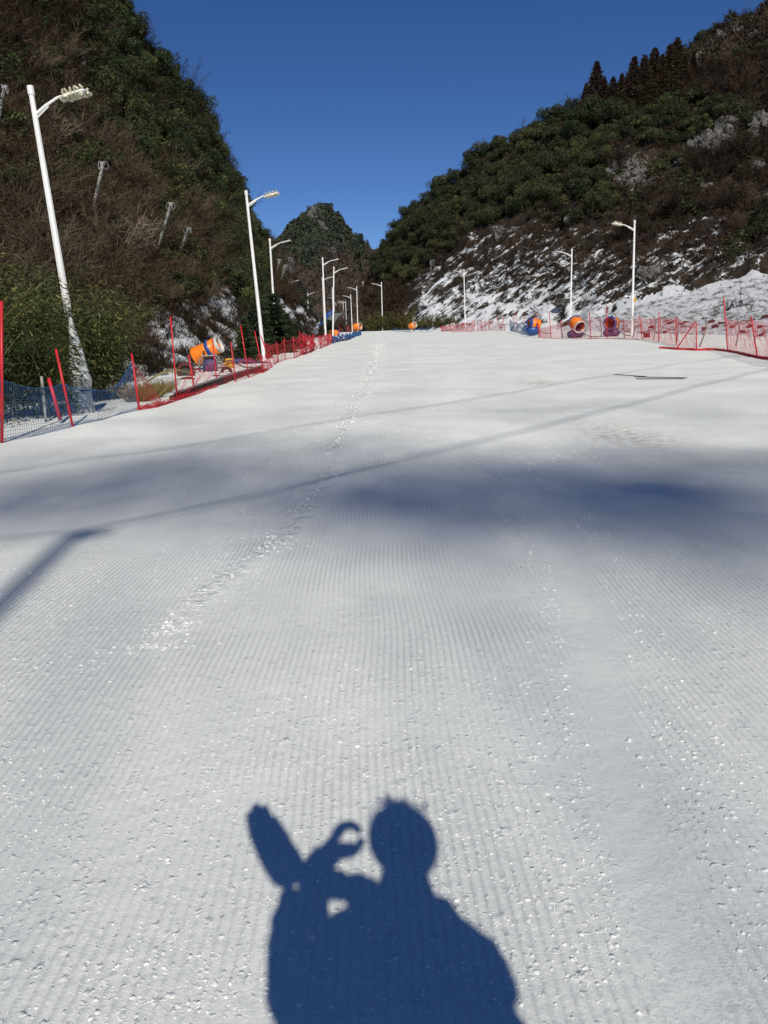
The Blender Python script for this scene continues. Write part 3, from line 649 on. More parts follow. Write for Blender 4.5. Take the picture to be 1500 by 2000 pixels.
def scatter_np(kinds, P, scale, r, tilt=None, zs=None, tb=None):
    """copies of small meshes laid on the ground at P, as one mesh (for growth nobody could count)"""
    Vs = []; Fs = []; Ts = []; off = 0; k = r.integers(0, len(kinds), len(P)); yaw = r.uniform(0, 6.28, len(P))
    for j, (V, Fa, t) in enumerate(kinds):
        ids = np.nonzero(k == j)[0]
        if len(ids) == 0: continue
        c, s_ = np.cos(yaw[ids])[:, None], np.sin(yaw[ids])[:, None]; sc = scale[ids][:, None]
        x = (V[None, :, 0] * c - V[None, :, 1] * s_) * sc; y = (V[None, :, 0] * s_ + V[None, :, 1] * c) * sc; z = V[None, :, 2] * sc * (1 if zs is None else zs[ids][:, None])
        if tilt is not None: x = x + z * tilt[ids, 0:1]; y = y + z * tilt[ids, 1:2]
        W = np.stack([x + P[ids, 0:1], y + P[ids, 1:2], z + P[ids, 2:3]], -1)
        nV = len(V); Fs.append((Fa[None] + (np.arange(len(ids)) * nV)[:, None, None] + off).reshape(-1, Fa.shape[1]))
        b = r.normal(size=(len(ids), 1)) * 0.12 + (0 if tb is None else tb[ids][:, None])
        Vs.append(W.reshape(-1, 3)); Ts.append(np.clip(t[None] + b, 0, 1).ravel()); off += len(ids) * nV
    return np.concatenate(Vs), np.concatenate(Fs), np.concatenate(Ts)

def thin(P, X, Y, dmin, keep):            # drop points that crowd each other in world space
    out = []
    for i in range(len(P)):
        if all((P[i] - P[j]) @ (P[i] - P[j]) > dmin ** 2 for j in out[-400:]): out.append(i)
        if len(out) >= keep: break
    return out
def plant_trees(hill, dens, n, dmin, meshes, name, labelf, cat, group, smin, smax, seed, pool=2600, sink=0.25, order=None):
    r = np.random.default_rng(seed); P, N, X, Y = hill.pick(dens, pool, r); ids = thin(P, X, Y, dmin, n)
    for i in ids:
        cr, tr_ = meshes[r.integers(0, len(meshes))]; sc = float(r.uniform(smin, smax))
        p = P[i] - np.array([0, 0, sink])
        lb, gr = labelf(X[i], Y[i])
        o = empty(name, p, lb, cat, gr, float(r.uniform(0, 6.28))); o.scale = (sc, sc, sc * float(r.uniform(0.85, 1.15)))
        link('trunk', tr_, o); link('crown', cr, o)
    return [P[i] for i in ids]

# ---- left hill: evergreens on the shoulder, brown scrub below
def mk_crown(seed, R, nc, nl, leaf, flat, m, lx=1.0):
    V, Fa, t = crown_np(seed, R, nc, nl, leaf, flat, lx); return mesh_np('crown', V, Fa, m, tint=t)
near_crowns = [(mk_crown(100 + i, 1.25, 16, 3200, 0.068, 0.9, MT['leaf_l']), trunk_mesh('trunk', 1.6, 0.07, 6, i)) for i in range(4)]
hill_crowns = [(mk_crown(200 + i, 2.0, 17, 3600, 0.105, 0.75 + .1 * (i % 3), MT['leaf_r']), trunk_mesh('trunk', 2.4, 0.13, 6, i)) for i in range(7)]
def l_lab(x, y):
    if x > 385 and y > 455: w_ = ('level with the second lamp pole, ' if x > 450 else 'left of the second lamp pole, ') + ('upper' if y < 510 else 'lower'); return 'dark evergreen bush low on the left hill ' + w_, 'evergreen bushes ' + w_
    t_ = ['at the very top', 'near the top', 'in the upper middle', 'in the middle', 'in the lower middle', 'near the bottom'][int(np.clip((y + 10) // 75, 0, 5))]
    e_ = 'on the skyline' if x > np.interp(y, [0, 100, 180, 260, 350, 450], [205, 290, 320, 380, 425, 475]) else 'inside the wood'
    return 'dark evergreen tree ' + e_ + ' ' + t_ + ' of the left hill', 'left hill evergreens ' + e_ + ' ' + t_
def dl(x, y):
    a, b = wob(x, y, 5, 12, 40); return inpoly(L_GREEN, a, b) * 1.0 + inpoly(L_GREEN2, a, b) * 0.7
plant_trees(left_hill, dl, 230, 1.0, near_crowns, 'evergreen_tree', l_lab, 'tree', None, 0.55, 1.05, 5)
def dl2(x, y): return ((x < 300) & (y < 430)) * (fbm(x / 50, y / 60, 0, 33) > 0.25) * 1.0 * (~inpoly(L_GREEN, x, y))
plant_trees(left_hill, dl2, 26, 1.6, near_crowns, 'evergreen_bush', lambda x, y: (lambda z_: ('dull green bush among the brown scrub ' + z_, 'green scrub bushes ' + z_))('above the nearest lamp head' if y < 160 else 'left of the nearest lamp pole' if x < 85 else 'right of the nearest lamp pole, upper part' if y < 300 else 'right of the nearest lamp pole, lower part'), 'bush', None, 0.35, 0.75, 6)

def scrub(hill, name, label, kinds, m, n, dens, smin, smax, seed, lean=0.10, xr=(-160, 1660), tb=None, size=None):
    r = np.random.default_rng(seed); P, N, X, Y = hill.pick(dens, n, r, xr); sc = r.uniform(smin, smax, n)
    if size is not None: sc = sc * size(X, Y)
    P = P - np.array([0, 0, 1]) * (0.05 * sc)[:, None]
    V, Fa, t = scatter_np(kinds, P, sc, r, tilt=N[:, :2] * lean + r.normal(size=(n, 2)) * 0.12, tb=(fbm(P[:, 0] / 6, P[:, 2] / 5, 0, seed, 3) * 0.3) if tb is None else tb(P, X, Y))
    me = mesh_np(name, V, Fa, m, tint=t); return tag(link(name, me), label, name.replace('_', ' '), kind='stuff')
kb = [bush_np(300 + i, 11, 6, 0.011, 0.9, 50, 0.035, 1) for i in range(5)]
def d_lscrub(x, y):
    s = left_snow(x, y); return np.clip(1.1 - 2.2 * s, 0.03, 1) * (y < 742) * (1 - 0.55 * inpoly(L_GREEN, x, y)) * (0.7 + 0.6 * (y > 380)) * (1 + 0.6 * fbm(x / 40, y / 40, 0, 44))
scrub(left_hill, 'scrub', 'brown leafless scrub covering the left hillside', kb, MT['brush'], 6500, lambda x, y: np.clip(d_lscrub(x, y), 0, 3), 0.5, 1.35, 61, size=lambda x, y: np.clip(1.05 - 1.1 * left_snow(x, y), 0.35, 1))
kt = [tuft_np(320 + i, 26, 0.012, 0.5, 0.5) for i in range(3)]
scrub(left_hill, 'dry_grass', 'brown dry grass poking through the snow under the left hill', kt, MT['brush'], 3200, lambda x, y: (x > 240) * (y > 540) * (y < 760) * 1.0 * (fbm(x / 9 , y / 6, 0, 3) > -0.1), 0.5, 1.1, 62)
# olive-green low growth
kl = [crown_np(340 + i, 0.45, 6, 260, 0.045, 0.7) for i in range(3)]
scrub(left_hill, 'undergrowth', 'low dull green undergrowth on the left hillside', kl, MT['leaf_l'], 3400, lambda x, y: np.clip(fbm(x / 45, y / 45, 0, 71) + 0.2, 0, 1) ** 1.3 * (y < 720) * (left_snow(x, y) < 0.4), 0.5, 1.7, 63)

# pale bare shrubs that stand out
def shrub_mesh(name, seed, H_, m, stems=26, w=0.009, spread=1.1, sub=9):
    V, Fa, t = bush_np(seed, stems, sub, w, spread, 0, 0, 2); return mesh_np(name, V * H_, Fa, m, tint=t)
for (px, py, h, lb) in [(235, 500, 2.3, 'large pale leafless shrub with drooping twigs right of the nearest lamp post'), (105, 275, 2.0, 'pale leafless shrub high beside the lamp head of the nearest post'),
                        (300, 345, 2.2, 'thin leafless shrub against the dark evergreens of the left hill'), (60, 640, 1.4, 'small leafless shrub above the bamboo at the left edge'), (375, 600, 1.2, 'small leafless shrub among snow patches left of the orange snow gun')]:
    p = left_hill.point(px, py); me = shrub_mesh('bare_shrub', int(px), h, MT['pale_twig'] if px < 270 else MT['brush']); o = link('bare_shrub', me, None, p - np.array([0, 0, 0.1])); tag(o, lb, 'shrub')
rs_ = np.random.default_rng(77)
kq = [shrub_mesh('bare_shrub', 760 + i, 1.9, MT['brush_pale'], 34, 0.009, 1.0, 11) for i in range(4)]
for i in range(70):
    px, py = rs_.uniform(0, 470), rs_.uniform(40, 600)
    if inpoly(L_GREEN, px, py) and i % 3: continue
    if px > np.interp(py, [0, 165, 262, 350, 405, 466], [225, 335, 400, 445, 470, 495]) - 12: continue
    p = left_hill.point(px, py); o = link('bare_shrub', kq[i % 4], None, p - np.array([0, 0, .15])); sc = rs_.uniform(.5, 1.15); o.scale = (sc, sc, sc); o.rotation_euler = (0, 0, i)
    v_ = 'top' if py < 180 else 'upper middle' if py < 320 else 'lower middle' if py < 460 else 'foot'; h_ = 'left of the nearest lamp' if px < 75 + py * .1 else 'right of the nearest lamp' if px < 290 else 'left of the second lamp'
    tag(o, 'tangled leafless shrub at the hill ' + v_ + ', ' + h_, 'shrub', 'tangled shrubs ' + v_ + ' ' + h_)
# wispy saplings on the skyline
for i, (px, py) in enumerate([(240, 20), (348, 172), (372, 200), (422, 330), (436, 345), (482, 425), (494, 440)]):
    p = left_hill.point(px, py); me = shrub_mesh('sapling', 900 + i, 1.8 + 0.5 * (i % 3), MT['brush'], 9, 0.009, 0.5, 8)
    tag(link('sapling', me, None, p), 'wispy leafless sapling sticking up from the left hill skyline', 'sapling', 'leafless saplings on the left skyline')

# ---- right hill
def r_lab(x, y):
    hz_ = 'lowest' if y > 470 else 'low' if y > 400 else 'middle' if y > 330 else 'high' if y > 265 else 'topmost'
    if x < 800: w_ = 'left foot of the wooded right hill'
    elif x < 870: w_ = 'left shoulder of the wooded right hill'
    elif x < 940: w_ = 'left half of the right wood'
    elif x < 1020: w_ = 'centre of the right wood'
    elif x < 1100: w_ = 'right wood above the far right lamps'
    elif x < 1190: w_ = 'right wood below the leftmost conifers'
    elif x < 1300: w_ = 'band under the brown conifers, left part'
    else: w_ = 'band under the brown conifers, right part'
    return 'dark green tree in the ' + hz_ + ' tier of the ' + w_, hz_ + ' trees of the ' + w_
def dr(x, y):
    a, b = wob(x, y, 15, 9, 40); return inpoly(R_GREEN, a, b) * 1.0
used = plant_trees(right_hill, dr, 272, 1.65, hill_crowns, 'broadleaf_tree', r_lab, 'tree', None, 0.6, 1.15, 15, 5000, sink=0.5)
def drs(x, y):
    o = 0 * x
    for a, b, q in R_SPOT: o = np.maximum(o, ((x - a) ** 2 + (y - b) ** 2 < q * q) * 1.0)
    return o
plant_trees(right_hill, drs, 26, 1.3, hill_crowns, 'broadleaf_tree', lambda x, y: (lambda z_: ('dark green tree standing apart ' + z_, 'lone trees ' + z_))('near the top right corner of the hill' if y < 160 else 'left of the large grey crags' if x < 1240 else 'below the middle of the crags' if x < 1350 else 'by the right edge below the crags' if y > 400 else 'at the right end of the crags'), 'tree', None, 0.45, 0.9, 16, 600, sink=0.4)
kr = [bush_np(400 + i, 8, 5, 0.032, 1.0, 44, 0.11, 0) for i in range(4)]
def d_rscrub(x, y):
    s = right_snow(x, y); return np.clip(1.0 - 1.8 * s, 0.03, 1) * (1 - 0.85 * inpoly(R_GREEN, x, y)) * np.clip(1.0 - 2.2 * (right_rock(x, y) - 0.15), 0.15, 1) * (1 + 0.7 * fbm(x / 30, y / 30, 0, 45)) * ((y < bankline(x) - 14) | (x < 1100))
scrub(right_hill, 'scrub', 'brown leafless scrub covering the right hillside', kr, MT['brush_r'], 7500, lambda x, y: np.clip(d_rscrub(x, y), 0, 3), 0.6, 1.6, 65, xr=(700, 1640), size=lambda x, y: np.clip(1.1 - 1.2 * right_snow(x, y), 0.3, 1))
klr = [crown_np(440 + i, 0.8, 6, 160, 0.11, 0.6) for i in range(3)]
scrub(right_hill, 'undergrowth', 'low dark green undergrowth on the right hillside', klr, MT['leaf_r'], 900, lambda x, y: np.clip(fbm(x / 50, y / 40, 0, 72) + 0.0, 0, 1) * ((y < 440) | (x > 1420)) * (y < bankline(x) - 8) * (right_snow(x, y) < 0.5), 0.5, 1.3, 66, xr=(720, 1640))
# dark tufts poking through the snow bank
kg = [tuft_np(460 + i, 16, 0.02, 0.35, 0.5) for i in range(3)]
def d_bank(x, y):
    return ((x > 1130) & (y > bankline(x) + 6) & (y < 700)) * np.clip(0.25 + 0.6 * fbm(x / 7, y / 4, 0, 5) + 0.25 * np.exp(-((y - 628) / 14) ** 2) * (x < 1400), 0, 1)
scrub(right_hill, 'grass', 'dark grass tufts poking through the snow bank on the right', kg, MT['brush'], 1300, d_bank, 0.2, 0.55, 67, xr=(1130, 1600))
# brown conifers on the right ridge
def conifer_np(seed, h, r0, n, leaf, droop=0.25, layers=16, lean=0.0):
    r = np.random.default_rng(seed); A = []; B = []
    for i in range(n):
        L = (int((1 - r.random() ** 0.62) * layers) + r.random() * 0.35) / layers; z = h * (0.04 + 0.96 * L); R = r0 * (1 - L) ** 0.9 * r.uniform(0.55, 1.2) * (0.85 + 0.2 * math.sin(seed * 1.7 + int(L * layers) * 2.3)) + 0.04
        a = r.uniform(0, 6.28); t = r.uniform(0.1, 1.0) ** .55; x, y = math.cos(a) * R * t, math.sin(a) * R * t; zz = z - droop * R * t
        d = np.array([math.cos(a) + r.normal() * 0.5, math.sin(a) + r.normal() * 0.5, r.normal() * 0.35 + (0.25 if L > 0.8 else -0.15)]); d /= np.linalg.norm(d)
        A.append((x, y, zz)); B.append(np.array((x, y, zz)) + d * leaf * r.uniform(0.6, 1.3))
    A = np.array(A); B = np.array(B); V, Fa = ribbons(A, B, leaf * 0.28, leaf * 0.08, r); V = V.reshape(-1, 3)
    return V, Fa, np.repeat(r.random(n), 4)
con = []
for i in range(4):
    V, Fa, t = conifer_np(500 + i, 6.8, 2.5 + 0.3 * i, 7500, 0.27, layers=31); con.append((mesh_np('crown', V, Fa, MT['conifer'], tint=t), trunk_mesh('trunk', 6.2, 0.12, 0, i, 0.01)))
cf = [(1143, 215, .62), (1162, 212, 1.05), (1178, 214, .72), (1197, 212, .7), (1212, 208, .72), (1237, 205, 1.0), (1256, 202, 1.0), (1273, 198, 1.12), (1292, 196, .95), (1305, 190, 1.1), (1318, 186, 1.18), (1335, 182, .8), (1350, 178, .75), (1368, 176, .7), (1385, 172, .62), (1402, 176, .6), (1420, 176, .55), (1440, 178, .5), (1222, 216, .6), (1286, 204, .75), (1345, 196, .6)]
for i, (px, py, sc) in enumerate(cf):
    p = right_hill.point(px, py); p = p - np.array([0, 0, 0.3])
    rk_ = sorted(range(len(cf)), key=lambda k: cf[k][0]).index(i); lb = ORD[rk_] + ' brown conifer from the left end of the right-hand ridge row'; gr = 'brown conifers on the right ridge'
    if i == 1: lb, gr = 'tallest brown conifer at the left end of the ridge row', None
    if i == 0: lb, gr = 'short slim conifer at the very left end of the ridge row', None
    o = empty('conifer', p, lb, 'tree', gr, i * 1.3); o.scale = (sc, sc, sc); link('trunk', con[i % 4][1], o); link('crown', con[i % 4][0], o)
for i, (px, py) in enumerate([(1022, 262), (950, 296), (1117, 216)]):
    p = right_hill.point(px, py); me = shrub_mesh('bare_sapling', 930 + i, 3.0, MT['brush_r'], 8, 0.014, 0.4, 8)
    tag(link('bare_sapling', me, None, p), ['thin bare sapling on the right skyline at mid height', 'thin bare sapling lowest on the right skyline', 'thin bare sapling on the skyline left of the conifers'][i], 'sapling')
kbt = [shrub_mesh('crown', 950 + i, 3.4, MT['brush_r'], 30, 0.014, 0.45, 12) for i in range(3)]
rb_ = np.random.default_rng(91)
for i in range(46):
    if i < 26: px, py = rb_.uniform(1325, 1450), rb_.uniform(150, 205)
    else: px, py = rb_.uniform(1190, 1500), rb_.uniform(300, 470)
    p = right_hill.point(px, py); o = link('bare_tree', kbt[i % 3], None, p - [0, 0, .3]); sc = rb_.uniform(.6, 1.1); o.scale = (sc, sc, sc); o.rotation_euler = (0, 0, i)
    z_ = ('left' if px < 1385 else 'right') if i < 26 else ('left' if px < 1300 else 'middle' if px < 1400 else 'right')
    tag(o, 'brown leafless tree in the clump beyond the ridge conifers, ' + z_ + ' side' if i < 26 else 'brown leafless tree on the open right hillside under the crags, ' + z_ + ' part', 'tree', ('bare trees beyond the conifers ' if i < 26 else 'bare trees under the crags ') + z_)
# ---- far peak: woods seen as one mass, each crown a few pixels
kf = [crown_np(600 + i, 2.4, 6, 130, 0.45, 0.75) for i in range(4)]
def d_far(x, y):
    a, b = wob(x, y, 25, 4, 14); return inpoly(F_GREEN, a, b) * np.clip(1 - 3.5 * (far_rock(x, y) - 0.16), 0.03, 1) + 0.10 * (y < 560) * (x < 700)
scrub(far_hill, 'wood', 'dark evergreen wood covering the distant peak', kf, MT['leaf_f'], 3300, d_far, 0.5, 1.1, 71, 0.0, (500, 900))
kfb = [bush_np(620 + i, 9, 5, 0.035, 0.6, 22, 0.08, 0) for i in range(4)]
scrub(far_hill, 'bare_wood', 'brown leafless wood on the lower slopes of the distant peak', kfb, MT['twig_f'], 5200, lambda x, y: ((y > 480) | (x > 690)) * (1 - inpoly(F_GREEN, x, y)) * 1.0 * (far_snow(x, y) < 0.5) * np.where((x > 700) & (y < 545) & (y > 505), 0.15, 1), 3.0, 5.5, 72, 0.0, (500, 900), size=lambda x, y: np.where((x > 676) & (y < 530), .38, 1.0))
fc = conifer_np(640, 9, 2.4, 420, 1.2)
fcm = mesh_np('conifer', fc[0], fc[1], MT['spruce'], tint=fc[2])
for i, (px, py, sc) in enumerate([(703, 470, .35), (708, 472, .4), (718, 478, .35), (742, 487, .4), (694, 466, .3), (715, 540, 1.0), (722, 548, .9), (732, 552, .8), (700, 545, 1.1), (694, 530, 1.0), (706, 560, .9)]):
    p = far_hill.point(px, py); o = link('conifer', fcm, None, p - np.array([0, 0, 1])); o.scale = (sc,) * 3; o.rotation_euler = (0, 0, i)
    tag(o, 'small dark conifer on the distant right-hand shoulder of the peak' if py < 500 else 'dark pointed conifer below the saddle beside the distant peak', 'tree', 'conifers on the peak shoulder' if py < 500 else 'conifers below the saddle')

# ================================================================== street lamps
def lerp(a, b, t): return np.asarray(a) + (np.asarray(b) - np.asarray(a)) * t
def lamp(base, top, side, label, group=None, detail=2, arm=1.0, r=0.075, second=False, fade=None, hs=1.0, name='street_lamp'):
    base = np.asarray(base, float); top = np.asarray(top, float); ax = (top - base); Ht = np.linalg.norm(ax); ax /= Ht
    root = empty(name, base, label, 'street lamp', group)
    sx = np.array([side, 0, 0.0])
    if fade:                                   # lower stretch with flaked paint
        MB().tube([lerp(base, top, fade), top], [r * 0.95, r * 0.62], 8).build('pole', MT['white_paint'], root)
        MB().tube([base - ax * 0.3, lerp(base, top, fade)], [r * 1.05, r * 0.955], 8).build('pole', MT['old_paint'], root)
    else: MB().tube([base - ax * 0.4, top], [r, r * 0.62], 8).build('pole', MT['white_paint'], root)
    a0 = top - ax * 0.36; a1 = top - ax * 0.36 + sx * arm * 0.62 + np.array([0, 0, 0.27]) + np.array([0, -0.02, 0]); a2 = a1 + sx * arm * 0.12 + np.array([0, 0, 0.03])
    MB().tube([a0, lerp(a0, a1, 0.5) + np.array([0, 0, 0.015]), a1, a2], [0.03, 0.028, 0.024, 0.022], 8).build('arm', MT['white_paint'], root)
    if detail >= 1:
        MB().tube([top - ax * 0.02, top + ax * 0.13], [r * 0.80, r * 0.80], 8).build('cap', MT['white_paint'], root)
        MB().tube([a0 - ax * 0.07, lerp(a0, a1, 0.62) - np.array([0, 0, 0.03])], [0.014, 0.012], 6).build('brace', MT['white_paint'], root)
    hc = a2 + sx * 0.20 + np.array([0, 0, 0.02])
    rot = np.array([[1, 0, -0.0], [0, 1, 0], [0, 0, 1.0]]); th = 0.22 * side
    rot = np.array([[math.cos(th), 0, -math.sin(th)], [0, 1, 0], [math.sin(th), 0, math.cos(th)]])
    hc = hc + sx * (.06 if detail > 1 else 0)
    hm = MB(); hm.box(hc, (0.50 * hs, 0.30 * hs, 0.05), rot, 0.8, 0.012 if detail else 0)
    head = hm.build('lamp_head', MT['rim'] if detail < 2 else MT['white_paint'], root)
    if detail >= 2:
        q = MB(); rr = random.Random(int(Ht * 1000)); q2 = MB()
        for i in range(6):
            for j in range(4):
                if (i in (0, 5)) and (j in (0, 3)): continue
                c = hc + rot @ np.array([(i - 2.5) * 0.095, (j - 1.5) * 0.09, -0.035 + rr.uniform(-0.02, 0.025)])
                a = rr.uniform(-0.5, 0.5); b_ = rr.uniform(-0.6, 0.6)
                rm = np.array([[math.cos(a), 0, -math.sin(a)], [0, 1, 0], [math.sin(a), 0, math.cos(a)]]) @ np.array([[1, 0, 0], [0, math.cos(b_), -math.sin(b_)], [0, math.sin(b_), math.cos(b_)]])
                q.box(c, (0.072, 0.066, 0.045), rm)
        for i in range(6):
            for s_ in (-1, 1):
                c = hc + rot @ np.array([(i - 2.5) * 0.075, s_ * 0.11, 0.035]); q2.tube([c, c + np.array([rr.uniform(-0.05, 0.05), s_ * 0.05, rr.uniform(0.03, 0.08)])], [0.026, 0.018], 5)
        q.build('led_module', MT['led'], head); q2.build('heat_sink', MT['led'], head)
    if second:
        b0 = lerp(base, top, 0.36); MB().tube([b0, b0 + sx * 0.35 + np.array([0, 0, 0.03])], [0.018, 0.015], 6).build('bracket', MT['white_paint'], root)
        MB().box(b0 + sx * 0.40 + np.array([0, 0, 0.03]), (0.14, 0.08, 0.08), None, 0.9, 0.01).build('camera', MT['white_paint'], root)
        MB().box(lerp(base, top, 0.33) - sx * 0.11, (0.12, 0.14, 0.26), None, 1.0, 0.01).build('control_box', MT['yellow'], root)
    return root
def lamp_px(tx, ty, bx, by, Y, side, label, **k):
    b = at(bx, by, Y); t = at(tx, ty, Y)
    if k.pop('ground', False): b = on_ground(b)
    return lamp(b, t, side, label, **k)
lamp_px(61, 183, 166, 806, 19, 1, 'nearest tall white lamp post at the left edge with flaking lower pole', fade=0.34, detail=2, arm=0.72)
lamp_px(481, 380, 517, 714, 36, 1, 'second tall white lamp post on the left, beside the dark spruces', detail=2, arm=0.85)
lamp_px(527, 471, 541, 700, 54, 1, 'third white lamp post on the left, its foot hidden by spruces', detail=1, arm=0.95)
lamp_px(630, 507, 637, 678, 71, 1, 'white lamp post standing at the end of the red netting left of centre', detail=1, arm=1.0)
lamp_px(652, 524, 650, 664, 82, 1, 'white lamp post just right of the one at the end of the red netting', detail=1, arm=1.0, ground=False)
lamp_px(629.5, 541, 635, 662, 100, 1, 'farther white lamp partly hidden behind the post ending the red netting', detail=0, arm=1.0)
lamp_px(564.5, 548, 570, 646, 123, 1, 'small distant white lamp behind the snowy shoulder of the left hill', detail=0, arm=1.1)
for tx, ty, bx, by, Y, lb in [(601, 572, 604, 650, 155, 'tiny distant lamp with a short arm right of the dark thicket')]:
    lamp_px(tx, ty, bx, by, Y, 1, lb, detail=0, arm=0.9)
lamp_px(745, 553, 747.5, 649, 124, -1, 'white lamp post alone at the crest left of the wooded right hill', detail=1, arm=1.15, ground=False)
lamp_px(696.7, 561, 699, 650, 136, -1, 'white lamp post with its foot behind the distant orange snow gun', detail=1, arm=1.15)
lamp_px(685, 577, 688.5, 655, 150, -1, 'white lamp post left of the one behind the distant orange snow gun', detail=1, arm=1.15)
for tx, ty, by, Y, ar in [(675, 587.5, 655, 176, 1.1), (670, 589, 652, 188, 1.0), (667, 591, 650, 196, 1.0), (663, 590.5, 652, 202, 1.1), (655.8, 591, 640, 214, 0.6), (652.2, 581, 642, 182, 0.7), (648.8, 561, 600, 172, 0)]:
    b = at(tx + 2.5, by, Y)
    if ar == 0:
        o = MB().tube([at(tx + 1.5, by, Y), at(tx, ty, Y)], [0.08, 0.06], 8).build('post', MT['white_paint'], None); tag(o, 'short bare white post showing behind the lamp near the net end', 'post')
    else: lamp(b, at(tx, ty, Y), -1, ORD[[652.2, 655.8, 663, 667, 670, 675].index(tx)] + ' from the left in the tight row of distant white lamp posts', group='tight row of distant lamp posts', detail=0, arm=ar)
for i, (tx, ty, by) in enumerate([(593, 575, 586), (597, 575, 588)]):
    o = MB().tube([at(tx + 1, by + 12, 150), at(tx, ty, 150)], [0.09, 0.07], 8).build('post', MT['steel'], None); tag(o, 'small distant grey post beside the tiny lamp above the snowy shoulder', 'post', 'small distant grey posts')
o = MB().tube([at(709.5, 566, 230), at(709, 549, 230)], [0.11, 0.09], 8).build('post', MT['white_paint'], None); tag(o, 'lone pale marker post on the dark slope below the distant conifers', 'post')
lamp_px(906, 528, 909, 650, 103, -1, 'white lamp post left of the blue nets on the right side', detail=1, arm=1.0, ground=True)
lamp_px(1117, 490, 1113.5, 657, 72, -1, 'white lamp post behind the middle orange snow gun', detail=1, arm=1.0)
lamp_px(1239.5, 435, 1234, 658, 54, -1, 'tallest white lamp post on the right, with a small camera bracket', detail=2, arm=0.95, second=True)

# ---- the lamp and the overhead cables behind the photographer, whose shadows cross the snow
def over(px, py, h):                      # point h metres up whose shadow falls at (px, py)
    g = gp(px, py) if py > 690 or px < 1000 else gp(px, py); return g - sd * ((h - g[2]) / -sd[2])
def above(p, k): return p
g1 = gp(150, 1040); hz = 14.5; ltop = g1 - sd * ((hz - g1[2]) / -sd[2])
lamp(on_ground(ltop + np.array([-0.12, -0.3, 0])), ltop, .3, 'white lamp post standing behind the photographer', detail=0, arm=0.10, r=0.085, hs=.5)
def pole(p, h, label):
    root = empty('utility_pole', on_ground(p), label, 'pole'); b = on_ground(p)
    MB().tube([b - np.array([0, 0, .4]), b + np.array([0, 0, h])], [0.12, 0.08], 10).build('pole', MT['mossy'], root)
    MB().box(b + np.array([0, 0, h - 0.25]), (0.9, 0.08, 0.08)).build('crossarm', MT['steel'], root); return b + np.array([0, 0, h - 0.1])
def cable(pts, label, r=0.012):
    o = MB().tube(pts, r, 6).build('overhead_cable', MT['cable'], None, smooth=True); tag(o, label, 'cable')
pB = over(1500, 722, 15.2); pM = over(800, 893, 14.9)
dB = pB - pM; ext = pM + dB * 2.0; pt = ext; h2 = pole(pt, pt[2] - H(pt[0], pt[1]) + 0.1, 'concrete cable pole out on the right')
cable([ltop, lerp(ltop, pM, 0.5) - [0, 0, .05], pM, pB, h2], 'thick black cable from the lamp behind the camera to the right', 0.021)
cable([ltop, ltop + np.array([-14, -4.5, 0.3])], 'thick black cable running left from the lamp behind the camera', 0.018)
q0 = over(0, 922, 12.5); q1 = over(650, 822, 12.6); q2 = over(1200, 732, 13.0); q3 = over(1390, 702, 13.4)
dd = q3 - q2; e3 = q3 + dd * 2.0; hh = pole(e3, e3[2] - H(e3[0], e3[1]) + 0.1, 'farther concrete cable pole out on the right')
ea = q0 - (q1 - q0) * 1.6; pole(ea, ea[2] - H(ea[0], ea[1]) + 0.1, 'concrete cable pole out on the left behind the camera')
cable([ea, q0, q1, q2, q3, hh], 'thin black cable crossing high over the slope', 0.015)

# ---- peak behind the photographer with open-crowned trees whose shade reaches the snow
def back_hill():
    n = 60; V = []; F_ = []
    for i in range(n + 1):
        for j in range(n + 1):
            x = -90 + 180 * i / n; y = -260 + 190 * j / n
            r2 = (x / 52) ** 2 + ((y + 165) / 62) ** 2
            z = 84 * math.exp(-r2 * 1.15) + 2.5 * float(fbm(x / 9, y / 9, 0, 77, 3)) * math.exp(-r2)
            V.append((x, y, z - 6))
    idx = np.arange((n + 1) ** 2).reshape(n + 1, n + 1)
    Fa = np.stack([idx[:-1, :-1], idx[1:, :-1], idx[1:, 1:], idx[:-1, 1:]], -1).reshape(-1, 4)
    me = mesh_np('hill', V, Fa, MT['hill_l'], smooth=True, attrs={'snow': np.zeros(len(V)), 'rock': np.full(len(V), .1)}); tag(link('hill', me), 'peak behind the photographer', kind='structure')
back_hill()
shade_spots = [  # photo px, py, crown half width, half height (m), leaves
    (1110, 1010, 1.3, 0.75, 240), (1330, 935, 2.1, 0.8, 330), (1260, 1000, 1.5, 0.75, 280), (1480, 1010, 1.3, 0.9, 240), (1000, 930, 1.5, 0.65, 200), (1470, 900, 1.5, 0.6, 170), (1180, 925, 1.3, 0.5, 130),
    (560, 985, 1.3, 0.65, 240), (820, 935, 1.7, 0.6, 230), (700, 985, 1.0, 0.5, 120), (900, 1000, 1.1, 0.45, 110),
    (330, 915, 1.4, 0.6, 230), (150, 960, 1.4, 0.7, 260), (460, 880, 1.6, 0.5, 180), (20, 965, 1.0, 0.6, 160), (700, 880, 1.7, 0.4, 120), (60, 900, 1.4, 0.4, 90),
    (1000, 800, 3.0, 0.5, 90), (400, 830, 3.0, 0.5, 80), (1350, 800, 2.5, 0.4, 70)]
